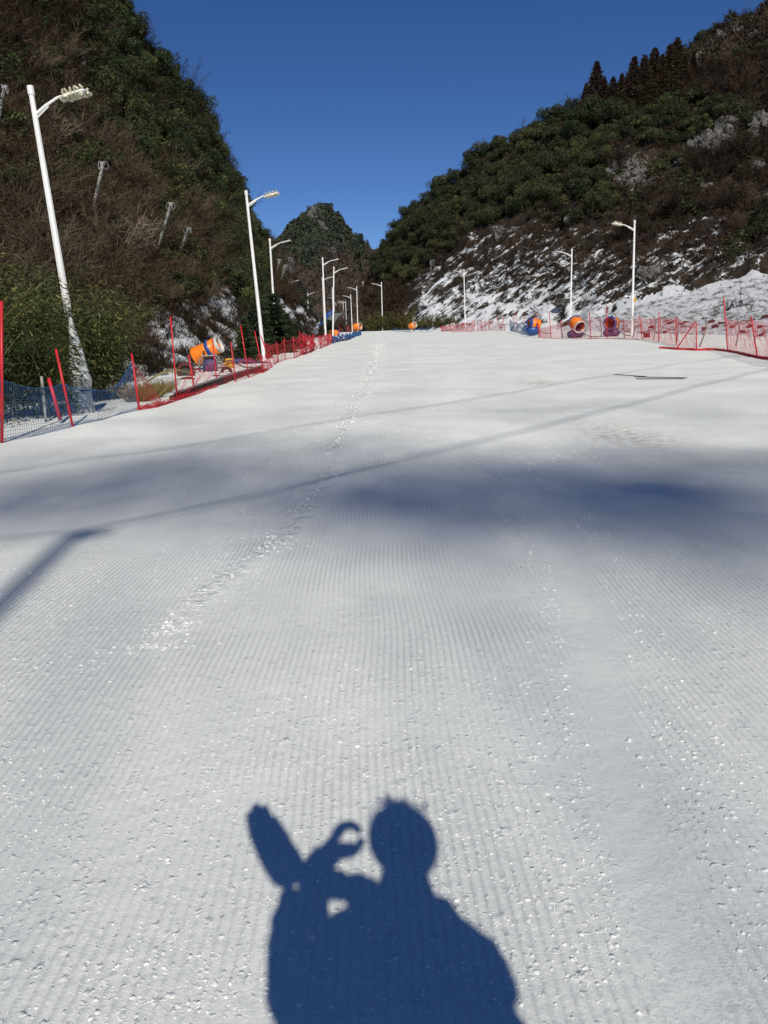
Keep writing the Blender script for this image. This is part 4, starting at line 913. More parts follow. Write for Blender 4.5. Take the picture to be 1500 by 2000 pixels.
for i, (px, py, a, b, nl) in enumerate(shade_spots):
    nl = int(nl * 0.36); g = gp(px, py); t = 118.0 + (i % 5) * 3.0; c = g - sd * t
    r = np.random.default_rng(700 + i); q = r.normal(size=(nl, 3)); q /= np.linalg.norm(q, axis=1, keepdims=True); q *= r.random((nl, 1)) ** 0.45
    ctr = q * np.array([a, 1.2, b * 1.25]); tt = r.normal(size=(nl, 3)); tt /= np.linalg.norm(tt, axis=1, keepdims=True); bb = np.cross(tt, r.normal(size=tt.shape)); bb /= np.linalg.norm(bb, axis=1, keepdims=True)
    sz = 0.16; V = np.stack([ctr - tt * sz, ctr - bb * sz * .7, ctr + tt * sz, ctr + bb * sz * .7], 1).reshape(-1, 3)
    hgt = 9.0; root = empty('tree', c - np.array([0, 0, hgt]), 'slender tree with an open crown on the peak behind the camera', 'tree', 'trees on the peak behind the camera')
    me = mesh_np('crown', V + np.array([0, 0, hgt]), np.arange(nl * 4).reshape(-1, 4), MT['leaf_r'], tint=np.full(nl * 4, .5)); link('crown', me, root)
    MB().tube([c - np.array([0, 0, hgt + 14]), c], [0.12, 0.03], 6).build('trunk', MT['bark'], root)

# ================================================================== nets and their poles
def net(name, top, bot, cell, m, label, thick=0.0022, sag=0.0, diamond=False, seed=0, wob_=0.03, group=None, rope=True, slack=0.0):
    """netting hung between two polylines of world points; real twine"""
    r = np.random.default_rng(seed); top = np.array(top, float); bot = np.array(bot, float)
    L = np.concatenate([[0], np.cumsum(np.linalg.norm(np.diff(bot, axis=0), axis=1))]); n = max(int(L[-1] / cell), 2)
    hgt = np.linalg.norm(top - bot, axis=1).max(); k = max(int(hgt / cell), 2)
    s_ = np.linspace(0, L[-1], n + 1)
    T = np.stack([np.interp(s_, L, top[:, i]) for i in range(3)], 1); B = np.stack([np.interp(s_, L, bot[:, i]) for i in range(3)], 1)
    seg = np.searchsorted(L, s_, side='right') - 1; seg = np.clip(seg, 0, len(L) - 2); u = (s_ - L[seg]) / (L[seg + 1] - L[seg])
    T[:, 2] -= sag * 4 * u * (1 - u)
    v = np.linspace(0, 1, k + 1); G = B[None] * (1 - v)[:, None, None] + T[None] * v[:, None, None]
    wv = wob_ * np.sin(np.pi * v)[:, None]
    G[..., 1] += wv * fbm(s_[None] / 0.5 + 0 * G[..., 0], v[:, None] * 3 + 0 * G[..., 0], 0, seed, 3) * 2
    G[..., 0] += wv * fbm(s_[None] / 0.6 + 40 + 0 * G[..., 0], v[:, None] * 3 + 0 * G[..., 0], 0, seed + 1, 3)
    G[..., 2] += 0.35 * cell * fbm(s_[None] * 2.5 + 0 * G[..., 0], v[:, None] * 5, 0, seed + 2, 2) - slack * (np.sin(s_[None] * 3 + seed) ** 2) * v[:, None]
    A = []; Bp = []
    if diamond:
        for jj in range(k):
            for par in (0, 1):
                a = G[jj, par::2]; 
                if (jj + par) % 2 == 0: A.append(G[jj, :-1][par::1][::2]); Bp.append(G[jj + 1, 1:][par::1][::2])
                else: A.append(G[jj, 1:][par::1][::2]); Bp.append(G[jj + 1, :-1][par::1][::2])
        A = np.concatenate([x for x in A if len(x)]); Bp = np.concatenate([x for x in Bp if len(x)])
    else:
        A = np.concatenate([G[:, :-1].reshape(-1, 3), G[:-1].reshape(-1, 3)]); Bp = np.concatenate([G[:, 1:].reshape(-1, 3), G[1:].reshape(-1, 3)])
    d = Bp - A; d /= np.linalg.norm(d, axis=1, keepdims=True) + 1e-9
    e = np.cross(d, np.array([0.3, 0.9, 0.2])); e /= np.linalg.norm(e, axis=1, keepdims=True) + 1e-9; f = np.cross(d, e)
    V = np.stack([A + e * thick, A - e * .5 * thick + f * .87 * thick, A - e * .5 * thick - f * .87 * thick, Bp + e * thick, Bp - e * .5 * thick + f * .87 * thick, Bp - e * .5 * thick - f * .87 * thick], 1).reshape(-1, 3)
    nb = len(A); base = np.arange(nb)[:, None, None] * 6; Fa = (base + np.array([[0, 1, 4, 3], [1, 2, 5, 4], [2, 0, 3, 5]])[None]).reshape(-1, 4)
    loc = B[0]; me = mesh_np(name, V - loc, Fa, m); o = link(name, me, None, loc); tag(o, label, 'safety net', group)
    if rope:
        MB().tube([p for p in G[-1]], thick * 2.2, 5).build('top_rope', m, o); MB().tube([p for p in G[0]], thick * 2.2, 5).build('bottom_rope', m, o)
    return o
def heap(path, r0, m, label, seed=0, n=900, name='safety_net', thick=0.003):
    """netting fallen into a rope-like pile along a path"""
    r = np.random.default_rng(seed); P = np.array(path, float); L = np.concatenate([[0], np.cumsum(np.linalg.norm(np.diff(P, axis=0), axis=1))])
    def pt(s): return np.stack([np.interp(s, L, P[:, i]) for i in range(3)], 1)
    s1 = r.uniform(0, L[-1], n); a = r.uniform(0, math.pi, n); rr = r0 * np.sqrt(r.random(n))
    def off(a, rr): return np.stack([np.cos(a) * rr * .4, np.cos(a) * rr, np.abs(np.sin(a)) * rr * 0.55], 1)
    A = pt(s1) + off(a, rr); a2 = a + r.normal(size=n) * .5; B = pt(np.clip(s1 + r.uniform(-.30, .30, n), 0, L[-1])) + off(a2, rr * r.uniform(.6, 1.3, n))
    V, Fa = ribbons(A, B, thick, thick, r); loc = P[0]; me = mesh_np(name, V - loc, Fa, m); o = link(name, me, None, loc); tag(o, label, 'safety net'); return o
def stake(tx, ty, bx, by, label, m='red', r=0.017, Y=None, group=None, name='net_pole', tie=False, cat='pole'):
    b = gp(bx, by) if Y is None else at(bx, by, Y); t = at(tx, ty, b[1] / S)
    root = D.objects.new('x', None)
    o = MB().tube([b - (t - b) * 0.04, t], [r, r * .9], 8).build(name, MT[m], None, smooth=True, loc=b)
    D.objects.remove(root); tag(o, label, cat, group)
    if tie: MB().tube([lerp(b, t, .55), lerp(b, t, .62)], [r * 1.9, r * 1.5], 7).build('tie', MT[m], None)['x'] = 0
    return b, t
# near left: blue net on red poles
b1, t1 = stake(3, 588, 4, 865, 'tall red pole at the very left edge holding the blue net', r=0.020)
b2, t2 = stake(109, 682, 142, 833, 'leaning red pole in the middle of the blue net', r=0.018)
b3, t3 = stake(257, 690, 272, 801, 'red pole where the blue net meets the red net', r=0.019)
stake(95, 738, 117, 817, 'short thick red pole leaning behind the blue net', r=0.028, Y=13.6)
stake(81, 735, 90, 822, 'thin weathered grey stake behind the blue net', m='mossy', r=0.022, Y=13.9)
def tz(b, t, k): return lerp(b, t, k)
bl = gp(-160, 905); tl = bl + np.array([0, 0, 0.8])
net('safety_net', [tl, tz(b1, t1, .46), tz(b1, t1, .42) * .35 + tz(b2, t2, .56) * .65 - [0, 0, .05], tz(b2, t2, .565), at(190, 763, 13.6), at(225, 752, 14.6), tz(b3, t3, .86)],
    [bl, b1, lerp(b1, b2, .65), b2, gp(190, 822), gp(225, 812), b3], 0.042, MT['blue_net'], 'dark blue net sagging between the three nearest red poles', 0.0022, 0.03, seed=1, wob_=0.05)
# then the red net up the left edge
LP = [(272, 801, 257, 690), (346, 780, 333, 618), (381, 768, 368, 692), (424, 752, 415, 662), (460, 746, 451, 668), (486, 738, 470, 635), (515, 728, 497, 646), (531, 718, 509, 655)]
names = ['tall red pole leaning left of the orange snow gun', 'short red pole just left of the orange snow gun', 'red pole in front of the orange snow gun', 'red pole right of the yellow crate', 'tall leaning red pole before the dark spruces', 'leaning red pole with bunched red net at its foot', 'thin red pole leaning beside the foot of the second lamp']
pl = [(b3, t3)] + [stake(x2, y2, x, y, names[i], r=0.016) for i, (x, y, x2, y2) in enumerate(LP[1:])]
def at_h(b, t, h): return lerp(b, t, min(h / np.linalg.norm(t - b), 0.97))
net('safety_net', [tz(b3, t3, .86), at(300, 762, 17.0), at(322, 790, 18.0)], [b3, gp(300, 797), gp(322, 790)], 0.045, MT['red_net'], 'red net hanging steeply down from the third near pole', 0.0024, 0, seed=3, diamond=True)
hs = [.20, .25, .55, .60, .55, .60, .55, .5]
net('safety_net', [at_h(b, t, h) - [0, 0, .0] for (b, t), h in zip(pl, hs)][1:], [b for b, t in pl][1:], 0.07, MT['red_net'], 'slack red net strung along the poles by the orange snow gun', 0.0026, 0.12, seed=4, diamond=True, wob_=0.08, slack=0.1)
heap([gp(275, 801), gp(300, 797), gp(346, 782), gp(385, 770), gp(424, 756)], 0.13, MT['red_net'], 'red net lying slack on the snow below the orange snow gun', 5, 900)
heap([gp(497, 731), gp(512, 727), gp(522, 723)], 0.10, MT['red_net'], 'bunched red net around the foot of a leaning pole', 6, 500)
# middle stretch
MP = [(544, 708, 540, 668), (557, 703, 555, 660), (575, 700, 573, 657), (586, 695, 585, 646), (592, 693, 591, 650), (600, 690, 598, 652), (606, 688, 604.5, 655), (613, 684, 612, 652), (626, 681, 625, 654), (634, 677, 633, 652), (641, 674, 640, 650), (648, 671, 647, 652)]
mp = [stake(x2, y2, x, y, 'red pole in the close row of netting between the lamps on the left', r=0.016, group='close row of red poles on the left') for (x, y, x2, y2) in MP]
for i_, o_ in enumerate([o_ for o_ in col.objects if o_.get('group') == 'close row of red poles on the left']): o_['label'] = ORD[i_] + ' red pole past the second left lamp in the close row of netting'
net('safety_net', [at_h(b, t, .85) for b, t in [pl[-1]] + mp[:4]], [b for b, t in [pl[-1]] + mp[:4]], 0.075, MT['red_net'], 'red net beside the foot of the second lamp on the left', 0.0028, 0.12, seed=8, diamond=True, wob_=0.08)
net('safety_net', [at_h(b, t, .95) for b, t in mp[3:8]], [b for b, t in mp[3:8]], 0.07, MT['red_net'], 'dense bunched red net halfway along the left edge', 0.0075, 0.1, seed=9, wob_=0.2)
net('safety_net', [at_h(b, t, .8) for b, t in mp[7:]], [b for b, t in mp[7:]], 0.085, MT['red_net'], 'red net running up to the lamp at the net end', 0.0036, 0.08, seed=10, wob_=0.15)
UP_ = [(655, 669, 654, 655), (660, 668, 659, 652), (669, 666, 668, 651), (678, 664, 677, 650), (684, 662, 683, 649), (690, 660, 689, 648), (697, 657, 696, 646), (706, 654, 705.5, 645)]
up = [stake(x2, y2, x, y, 'small distant pole carrying the blue netting near the crest', m='red' if i < 4 else 'blue', r=0.02, group='distant poles of the blue netting') for i, (x, y, x2, y2) in enumerate(UP_)]
for i_, o_ in enumerate([o_ for o_ in col.objects if o_.get('group') == 'distant poles of the blue netting']): o_['label'] = ORD[i_] + ' small pole along the distant blue netting, counted from its near end'
net('safety_net', [at_h(b, t, .8) for b, t in [mp[-1]] + up[:3]], [b for b, t in [mp[-1]] + up[:3]], 0.09, MT['blue_net'], 'distant blue net directly past the end of the red netting', 0.012, 0.2, seed=11, wob_=0.25)
net('safety_net', [at_h(b, t, .85) for b, t in up[2:6]], [b for b, t in up[2:6]], 0.09, MT['blue_net'], 'distant bunched blue net below the row of far lamps', 0.014, 0.2, seed=12, wob_=0.3)
net('safety_net', [at_h(b, t, .8) for b, t in up[5:]], [b for b, t in up[5:]], 0.10, MT['blue_net'], 'farthest blue net ending at the crest on the left', 0.008, 0.1, seed=13)
for i, (x, y, x2, y2) in enumerate([(655, 662, 654, 640), (664, 655, 663, 636), (679, 650, 678, 636), (684, 650, 683.5, 637), (690, 648, 689.5, 638)]):
    b = at(x, y, 118 + 3 * i); MB().tube([b, at(x2, y2, 118 + 3 * i)], 0.03, 6).build('flag_pole', MT['red'], None, loc=b); o = col.objects[-1]; tag(o, ORD[i] + ' from the left of the distant red marker poles behind the blue netting', 'pole', 'distant red marker poles')

# right side poles and nets
RP = [(1500 + 60, 722, 1490 + 60, 615, 'x'), (1479, 697, 1467, 618, 'leaning red net pole nearest the right edge'), (1421, 684, 1413.5, 580, 'tallest red net pole on the right, before the snow bank'), (1360.5, 682.5, 1359.5, 629, 'red pole from which the bunched net slants down'),
      (1321, 674, 1320, 619, 'red pole left of the slanting bunched net'), (1286.5, 668, 1287, 610, 'thin red pole two left of the slanting net'), (1254, 663, 1249, 615, 'red pole wrapped in bunched net right of the tallest right lamp'),
      (1219.5, 661, 1217, 625, 'short red pole between the right snow gun and the tallest right lamp'), (1187, 661, 1184, 597, 'tall red pole in front of the right snow gun'), (1154, 661, 1151, 608, 'red pole midway between the two right snow guns'),
      (1097.5, 660, 1095.5, 625, 'short red pole left of the middle snow gun'), (1076.5, 661, 1072.5, 607, 'red pole standing between the blue gun base and the middle snow gun'), (1052, 659, 1047, 611, 'leaning red pole right beside the snow gun on the blue base')]
rp = []
for x, y, x2, y2, lb in RP:
    if lb == 'x': b = gp(x, y); rp.append((b, at(x2, y2, b[1] / S))); continue
    rp.append(stake(x2, y2, x, y, lb, r=0.022))
net('safety_net', [at_h(b, t, 1.05) for b, t in rp[:4]], [b for b, t in rp[:4]], 0.055, MT['red_net'], 'fine red net in front of the snow bank at the right edge', 0.0019, 0.05, seed=21, wob_=0.05)
net('safety_net', [at_h(b, t, 1.05) for b, t in rp[3:7]], [b for b, t in rp[3:7]], 0.055, MT['red_net'], 'fine red net between the slanting bundle and the tallest right lamp', 0.0021, 0.05, seed=22, wob_=0.06)
net('safety_net', [at_h(b, t, 1.1) for b, t in rp[6:10]], [b for b, t in rp[6:10]], 0.06, MT['red_net'], 'pale pink net behind the two right snow guns', 0.0030, 0.04, seed=23)
net('safety_net', [at_h(b, t, h) for (b, t), h in zip(rp[9:], [1.1, .9, .75, .6])], [b for b, t in rp[9:]], 0.06, MT['red_net'], 'pink net left of the middle snow gun', 0.0030, 0.04, seed=24)
p3b, p3t = rp[3]
heap([gp(1287, 681), gp(1300, 681), gp(1318, 683), gp(1340, 684), gp(1362, 685), gp(1395, 684), gp(1420, 687), gp(1450, 693), gp(1480, 700), gp(1520, 705), gp(1570, 714)], 0.15, MT['red_net'], 'red net heaped along the snow edge at the right', 31, 5200)
def rope_bundle(a, b, label, seed, r=0.10, n=700):
    heap([b, lerp(b, a, .5), a], r, MT['red_net'], label, seed, n)
rope_bundle(at(1357, 632, p3b[1] / S), gp(1322, 682), 'bunched red net slanting from its pole down to the snow', 32, 0.13, 1300)
rope_bundle(at(1250, 628, rp[6][0][1] / S), gp(1244, 661), 'narrow bunch of red net tied to a pole by the tallest right lamp', 33, 0.09, 600)
rope_bundle(at(1313, 645, rp[4][0][1] / S), gp(1309, 674), 'thin hanging strip of red net left of the slanting bundle', 34, 0.05, 200)
rope_bundle(at(1050, 632, rp[12][0][1] / S), gp(1056, 659), 'bunched red net beside the blue gun base', 35, 0.16, 600)
heap([gp(1058, 660), gp(1100, 662), gp(1150, 662), gp(1200, 662), gp(1250, 664)], 0.04, MT['red_net'], 'red net foot rope along the snow below the right guns', 36, 900, thick=0.005)
# farther right
FP = [(1026, 650, 1024, 612), (1010, 648, 1008, 610), (1004, 646, 1002, 616), (986, 647, 982, 617), (977, 647, 971, 619), (957, 646, 955, 621), (948, 647, 947, 620), (941, 647, 940, 624), (933, 648, 932, 624), (927, 648, 926, 622), (905, 648, 904, 630), (880, 648, 879, 634), (862, 648, 862, 636)]
fp = [stake(x2, y2, x, y - 1, 'thin distant red pole right of the far lamp on the right side', r=0.02, Y=84 + 1.3 * i, group='distant red poles on the right side') for i, (x, y, x2, y2) in enumerate(FP)]
for i_, o_ in enumerate([o_ for o_ in col.objects if o_.get('group') == 'distant red poles on the right side']): o_['label'] = ORD[i_] + ' thin distant red pole leftwards from the snow gun on the blue base'
net('safety_net', [at_h(b, t, .9) for b, t in fp[3:9]], [b for b, t in fp[3:9]], 0.09, MT['red_net'], 'distant pink net left of the blue net', 0.0045, 0.12, seed=41, wob_=0.2)
net('safety_net', [at_h(b, t, 1.0) for b, t in fp[9:]], [b for b, t in fp[9:]], 0.08, MT['red_net'], 'farthest dense red net left of the far lamp on the right', 0.010, 0.15, seed=42, wob_=0.25)
bb_ = [at(996, 646, 80), at(1006, 648, 77), at(1020, 652, 74), at(1032, 656, 70), at(1043, 661, 66)]
net('safety_net', [p + np.array([0, 0, h]) for p, h in zip(bb_, (.9, .75, .9, .8, .8))], bb_, 0.08, MT['blue_net'], 'blue net beside the snow gun on the blue base', 0.0065, 0.15, seed=43, wob_=0.2)
lb_ = [at(768, 648, 117), at(788, 651, 112), at(800, 652, 108), at(822, 650, 108), at(834, 648, 108), at(846, 647, 108)]
net('safety_net', [p + np.array([0, 0, .45]) for p in lb_], lb_, 0.12, MT['blue_net'], 'low faint blue net along the crest before the far gun', 0.006, 0.05, seed=44)
for i, p in enumerate(lb_): o = MB().tube([p, p + np.array([0.02, 0, .62])], 0.022, 6).build('net_pole', MT['blue'], None, loc=p); tag(o, ORD[i] + ' tiny post from the left of the low blue net on the crest', 'pole', 'posts of the low blue net')

# ================================================================== arched steel hoops behind the right net
HP = [(1358, 610, 1380, 640, 1366, 676, 34), (1424, 610, 1444, 640, 1437, 674, 32), (1305, 609, 1326, 632, 1322, 660, 40), (1263, 610, 1281, 634, 1277, 658, 44), (1222, 611, 1240, 636, 1236, 660, 50), (1190, 612, 1205, 622, 1206, 652, 55), (1156, 611, 1174, 636, 1174, 661, 56), (1128, 615, 1145, 636, 1141, 660, 57), (1087, 631, 1096, 640, 1099, 660, 58)]
for i, (x0, y0, x1, y1, x2, y2, Y) in enumerate(HP):
    Y = Y + 2; A, B, Cc = at(x0, y0, Y), at(x1, y1, Y), at(x2, y2 + 2, Y); Cg = on_ground(Cc) if i > 1 else Cc
    K = at(x1 - (x1 - x0) * .25, y0 + (y1 - y0) * .28, Y)
    pts = [A, lerp(A, K, .5) + [0, 0, .03], K, lerp(K, B, .55) + [.02, 0, .02], B, lerp(B, Cg, .5) + [0.01, 0, 0], Cg]
    o = MB().tube(pts, [.02, .022, .026, .028, .03, .03, .03], 7).build('hoop', MT['steel'], None, smooth=True, loc=Cg)
    tag(o, ORD[sorted([h_[0] for h_ in HP]).index(x0)] + ' hooked steel post from the left behind the right-hand net', 'hooked post', None if i < 2 else 'hooked steel posts behind the right net')
rope_pts = [at(1087, 631, 60)] + [at(x0, y0, Y + 2) for x0, y0, *_r2, Y in HP[:8]][::-1]
rope_pts = [at(1087, 631, 60), at(1128, 615, 59), at(1156, 611, 58), at(1190, 612, 57), at(1222, 611, 52), at(1263, 610, 46), at(1305, 609, 42), at(1358, 610, 36), at(1424, 610, 34), at(1530, 612, 30)]
q = []
for a, b in zip(rope_pts[:-1], rope_pts[1:]): q += [a, lerp(a, b, .5) - [0, 0, .08]]
o = MB().tube(q + [rope_pts[-1]], 0.006, 5).build('rope', MT['wire'], None); tag(o, 'thin grey line strung between the hooked posts', 'rope')

# ================================================================== snow guns
def frame_from(axis):
    a = Vector(axis).normalized(); s = a.cross(Vector((0, 0, 1))).normalized(); u = s.cross(a)
    return Matrix(((s.x, u.x, a.x, 0), (s.y, u.y, a.y, 0), (s.z, u.z, a.z, 0), (0, 0, 0, 1)))
def snow_gun(c, axis, base, label, rad=0.37, length=0.85, rear=1.12, band=None, rim='rim', base_kind='purple', open_front=True, detail=2, group=None):
    """fan snow gun: barrel along axis (towards its mouth) centred at c, standing on the snow at base"""
    c = np.asarray(c, float); base = np.asarray(base, float); root = empty('snow_gun', base, label, 'snow gun', group)
    Mx = Matrix.Translation(Vector(c)) @ frame_from(axis); h = length / 2
    MB().lathe([(rad * rear * .55, -h + .04), (rad * rear * .93, -h), (rad * rear, -h + .03), (rad * 1.04, 0), (rad * .98, h - .04), (rad * .94, h - .04), (rad * .92, 0), (rad * .95, -h + .06)], 28, Mx).build('barrel', MT['orange'], root, True)
    MB().lathe([(rad * .97, h - .07), (rad * 1.04, h - .04), (rad * 1.06, h), (rad * 1.03, h + .03), (rad * .88, h + .04), (rad * .86, h - .05)], 28, Mx).build('nozzle_ring', MT[rim], root, True)
    MB().lathe([(rad * .90, -h * .2), (rad * .5, -h * .22), (0.001, -h * .24)], 24, Mx).build('back_plate', MT['dark'], root)
    fan = MB()
    for k in range(7):
        a = 2 * math.pi * k / 7; p = [Vector((math.cos(a + .25 * j) * rad * q, math.sin(a + .25 * j) * rad * q, h * .15 + .06 * j)) for j, q in ((0, .18), (1, .55), (2, .85))]
        fan.tube([np.array(Mx @ v) for v in p], [.05, .07, .05], 4)
    fan.lathe([(0.001, h * .55), (rad * .2, h * .45), (rad * .24, h * .1), (rad * .24, -h * .1)], 14, Mx); fan.build('fan', MT['dark'], root)
    if band is not None:
        b0 = band * h; rr = rad * (1.04 + (rear - 1.04) * max(0, -band)); 
        MB().lathe([(rr * 1.0, b0 - .06), (rr * 1.045, b0 - .055), (rr * 1.055, b0), (rr * 1.045, b0 + .055), (rr * .99, b0 + .06)], 28, Mx).build('band', MT['blue'], root, True)
    rbm = MB(); [rbm.lathe([(rad * q * .985, z - .012), (rad * q * 1.02, z), (rad * q * .985, z + .012)], 28, Mx) for q, z in ((rear * .985, -h * .62), (1.03, -h * .05))]; rbm.box(np.array(Mx @ Vector((0, -rad * 1.03, -h * .35))), (.14, .10, .12), None, .9, .01); rbm.build('seam_ribs', MT['orange'], root)
    # grille on the rear opening
    g = MB(); [g.lathe([(rad * rear * q, -h - .01), (rad * rear * q + .012, -h), (rad * rear * q, -h + .01)], 22, Mx) for q in (.3, .6, .9)]; g.build('grille', MT['dark'], root)
    s = np.array(Matrix(Mx).to_3x3() @ Vector((1, 0, 0))); foot = base + np.array([0, 0, max(0.25, (c[2] - base[2]) * .42)])
    yk = MB()
    for sg in (-1, 1):
        yk.tube([c + s * sg * rad * 1.12, c + s * sg * rad * 1.15 - [0, 0, rad * .8], foot + s * sg * rad * .3 + [0, 0, .05], foot], [.028] * 4, 6)
    yk.tube([foot, base + [0, 0, .05]], [.06, .08], 10); yk.build('yoke', MT['dark'] if base_kind != 'blue' else MT['blue'], root)
    if base_kind == 'purple':
        MB().blob(base + np.array([-.26, -.05, .20]), (.27, .24, .24), 3, .15).build('motor_cover', MT['purple'], root, True)
        MB().blob(base + np.array([.20, .05, .22]), (.30, .26, .26), 8, .15).build('motor_cover', MT['purple'], root, True)
    elif base_kind == 'blue': MB().blob(base + np.array([0, 0, .24]), (.48, .34, .30), 5, .2).build('motor_cover', MT['blue'], root, True)
    elif base_kind == 'legs':
        lg = MB()
        for k in range(3): a = k * 2.09 + .4; lg.tube([foot, base + [math.cos(a) * .5, math.sin(a) * .5, .02]], [.03, .025], 6); 
        lg.build('tripod', MT['steel'], root)
    if detail > 1:
        MB().tube([c - np.array(axis) * h * .8 + [0, 0, -rad], c + [0.3, .1, -rad * 1.6], base + [.5, .1, .25], base + [.9, 0.1, .04], base + [1.3, -.1, .03]], .022, 6).build('hose', MT['dark'], root, True)
        MB().box(c + np.array([0, -.02, rad * 1.12]), (.07, .07, .10)).build('lifting_lug', MT['blue'], root)
    return root
def nrm(v): v = np.array(v, float); return v / np.linalg.norm(v)
c = at(404, 685, 29.0); bg_ = on_ground(c + np.array([0.15, 0.1, 0]))
snow_gun(c, nrm([.88, -.12, .40]), bg_, 'large orange snow gun with a blue band on the left behind red netting', rad=.245, length=.86, rear=1.15, band=.25, base_kind='legs')
c = at(1127, 633, 57); snow_gun(c, nrm([.22, -.80, -.42]), on_ground(at(1124, 660, 57)), 'orange snow gun tipped down towards the slope, left of the two purple-based guns', rad=.36, length=.8, rear=1.02, band=-.85, rim='rim')
c = at(1195, 631, 56); snow_gun(c, nrm([-.55, -.80, -.02]), on_ground(at(1194, 660, 56)), 'orange snow gun with a blue mouth ring, right of the two purple-based guns', rad=.36, length=.8, rear=.98, band=.72, rim='blue')
c = at(1043, 632, 66); snow_gun(c, nrm([-.86, -.25, .12]), on_ground(at(1040, 655, 66)) * [1, 1, 0] + [0, 0, at(1040, 653, 66)[2]], 'orange snow gun standing on a rounded blue base', rad=.33, length=.8, rear=.98, band=.75, rim='blue', base_kind='blue')
c = at(806, 636, 118); snow_gun(c, nrm([.65, -.5, .35]), at(809, 651, 118), 'small orange snow gun alone at the crest of the slope', rad=.36, length=.75, base_kind='legs', detail=1)
c = at(698.5, 638, 127); snow_gun(c, nrm([.85, -.5, .10]), at(697, 652, 127), 'distant orange snow gun above the blue netting with its mouth to the right', rad=.42, length=.9, base_kind='legs', detail=1, rim='rim')
c = at(653, 652, 98); snow_gun(c, nrm([-.5, -.8, -.05]), at(654, 667, 98), 'distant orange snow gun just above the end of the red netting', rad=.36, length=.8, base_kind='legs', detail=1, rim='orange', band=-.7)

# ================================================================== growth and clutter along the edges
def bamboo_clump(p, h, seed, label, n=16, lean=(0.15, -0.1), nl=1500, spread=1.0):
    r = np.random.default_rng(seed); root = empty('bamboo_clump', p, label, 'bamboo', 'bamboo clumps at the left edge'); st = MB(); tips = []
    for i in range(n):
        b = np.array([r.uniform(-.5, .5) * spread, r.uniform(-.4, .4), -.1]); d = np.array([lean[0] + r.normal() * .22, lean[1] + r.normal() * .18]); L = h * r.uniform(.55, 1.05)
        pts = [b + np.array([d[0] * L * t * t, d[1] * L * t * t, L * t * (1 - .13 * t * t)]) for t in np.linspace(0, 1, 6)]
        st.tube([p + q for q in pts], [.008, .007, .006, .005, .004, .002], 5); tips.append(pts)
    st.build('stem', MT['stalk'], root)
    k = r.integers(0, n, nl); t = r.uniform(.15, 1.0, nl) ** .8 * 4.99; j = t.astype(int); T = np.array(tips)
    c = T[k, j] + (T[k, np.minimum(j + 1, 5)] - T[k, j]) * (t - j)[:, None]; a = r.normal(size=(nl, 3)); a[:, 2] *= .5; a /= np.linalg.norm(a, axis=1, keepdims=True)
    c = c + a * r.uniform(.02, .32, nl)[:, None]; ln = r.uniform(.06, .15, nl)[:, None]; a[:, 2] -= .45; a /= np.linalg.norm(a, axis=1, keepdims=True)
    b = np.cross(a, r.normal(size=a.shape)); b /= np.linalg.norm(b, axis=1, keepdims=True); w = .011
    V = np.stack([c, c + a * ln * .4 + b * w, c + a * ln, c + a * ln * .4 - b * w], 1).reshape(-1, 3)
    link('leaves', mesh_np('leaves', V, np.arange(len(V)).reshape(-1, 4), MT['bamboo'], tint=np.repeat(np.clip(r.random(nl) ** 1.6 + .05, 0, 1), 4)), root)
for i, (px, py, Y, h) in enumerate([(-70, 830, 13.5, 2.2), (10, 822, 14.8, 2.5), (60, 815, 15.5, 2.6), (112, 800, 18.0, 2.4), (40, 790, 18.5, 3.0), (-20, 790, 17.5, 3.1), (150, 790, 19.2, 2.3), (195, 790, 18.3, 2.1), (175, 775, 22, 2.6), (120, 775, 21.5, 3.0), (205, 770, 23, 2.2), (85, 830, 14.6, 1.5), (182, 800, 18.6, 1.4), (-60, 790, 18, 3.2)]):
    p = on_ground(at(px, py, Y)); lb = ORD[sorted([-70, 10, 60, 112, 40, -20, 150, 195, 228, 175, 120, 205, 85, 182, -60, 245]).index(px)] + ' green bamboo clump from the left edge, behind the blue net'
    bamboo_clump(p, h, 800 + i, lb, n=11, nl=4200 if Y < 19 else 3000)
for i, (x0, y0, x1, y1, Y, lb) in enumerate([(14, 640, 22, 815, 15, 'upright dry bamboo cane beside the red pole at the left edge'), (205 * .22, 768, 108, 690, 14.2, 'dry bamboo cane slanting up to the leaning red pole'), (117, 800, 142, 690, 15.2, 'dry cane slanting behind the leaning red pole'), (140, 622, 154, 582, 17.2, 'dry cane sticking up above the plastic wrap'), (30, 625, 32, 735, 15.6, 'short upright dry cane near the left edge')]):
    o = MB().tube([at(x1, y1, Y), at(x0, y0, Y)], [.008, .006], 5).build('bamboo_cane', MT['stalk'], None); tag(o, lb, 'cane')
# stump wrapped in grey film
W = [(137, 620, .02), (140, 640, .045), (147, 680, .09), (152, 720, .135), (158, 745, .15), (160, 775, .12), (165, 790, .13), (166, 808, .16)]
Yw = 15.2; rt = empty('wrapped_hydrant', on_ground(at(166, 808, Yw)), 'upright pipe shrouded in torn grey plastic film behind the blue net', 'wrapped pipe')
mb = MB(); seg = 22; V = []; 
yy = np.interp(np.linspace(0, 7, 30), range(8), [w_[1] for w_ in W]); xx = np.interp(np.linspace(0, 7, 30), range(8), [w_[0] for w_ in W]); rr_ = np.interp(np.linspace(0, 7, 30), range(8), [w_[2] for w_ in W])
for i in range(30):
    c = at(xx[i], yy[i], Yw)
    for k in range(seg):
        a = 2 * math.pi * k / seg; f = 1 + .22 * float(fbm(math.cos(a) * 2.2, math.sin(a) * 2.2, i * .09, 5, 3)) + .10 * math.sin(a * 7 + i * .3); V.append(c + [math.cos(a) * rr_[i] * f, math.sin(a) * rr_[i] * f, 0.01 * math.sin(a * 5)])
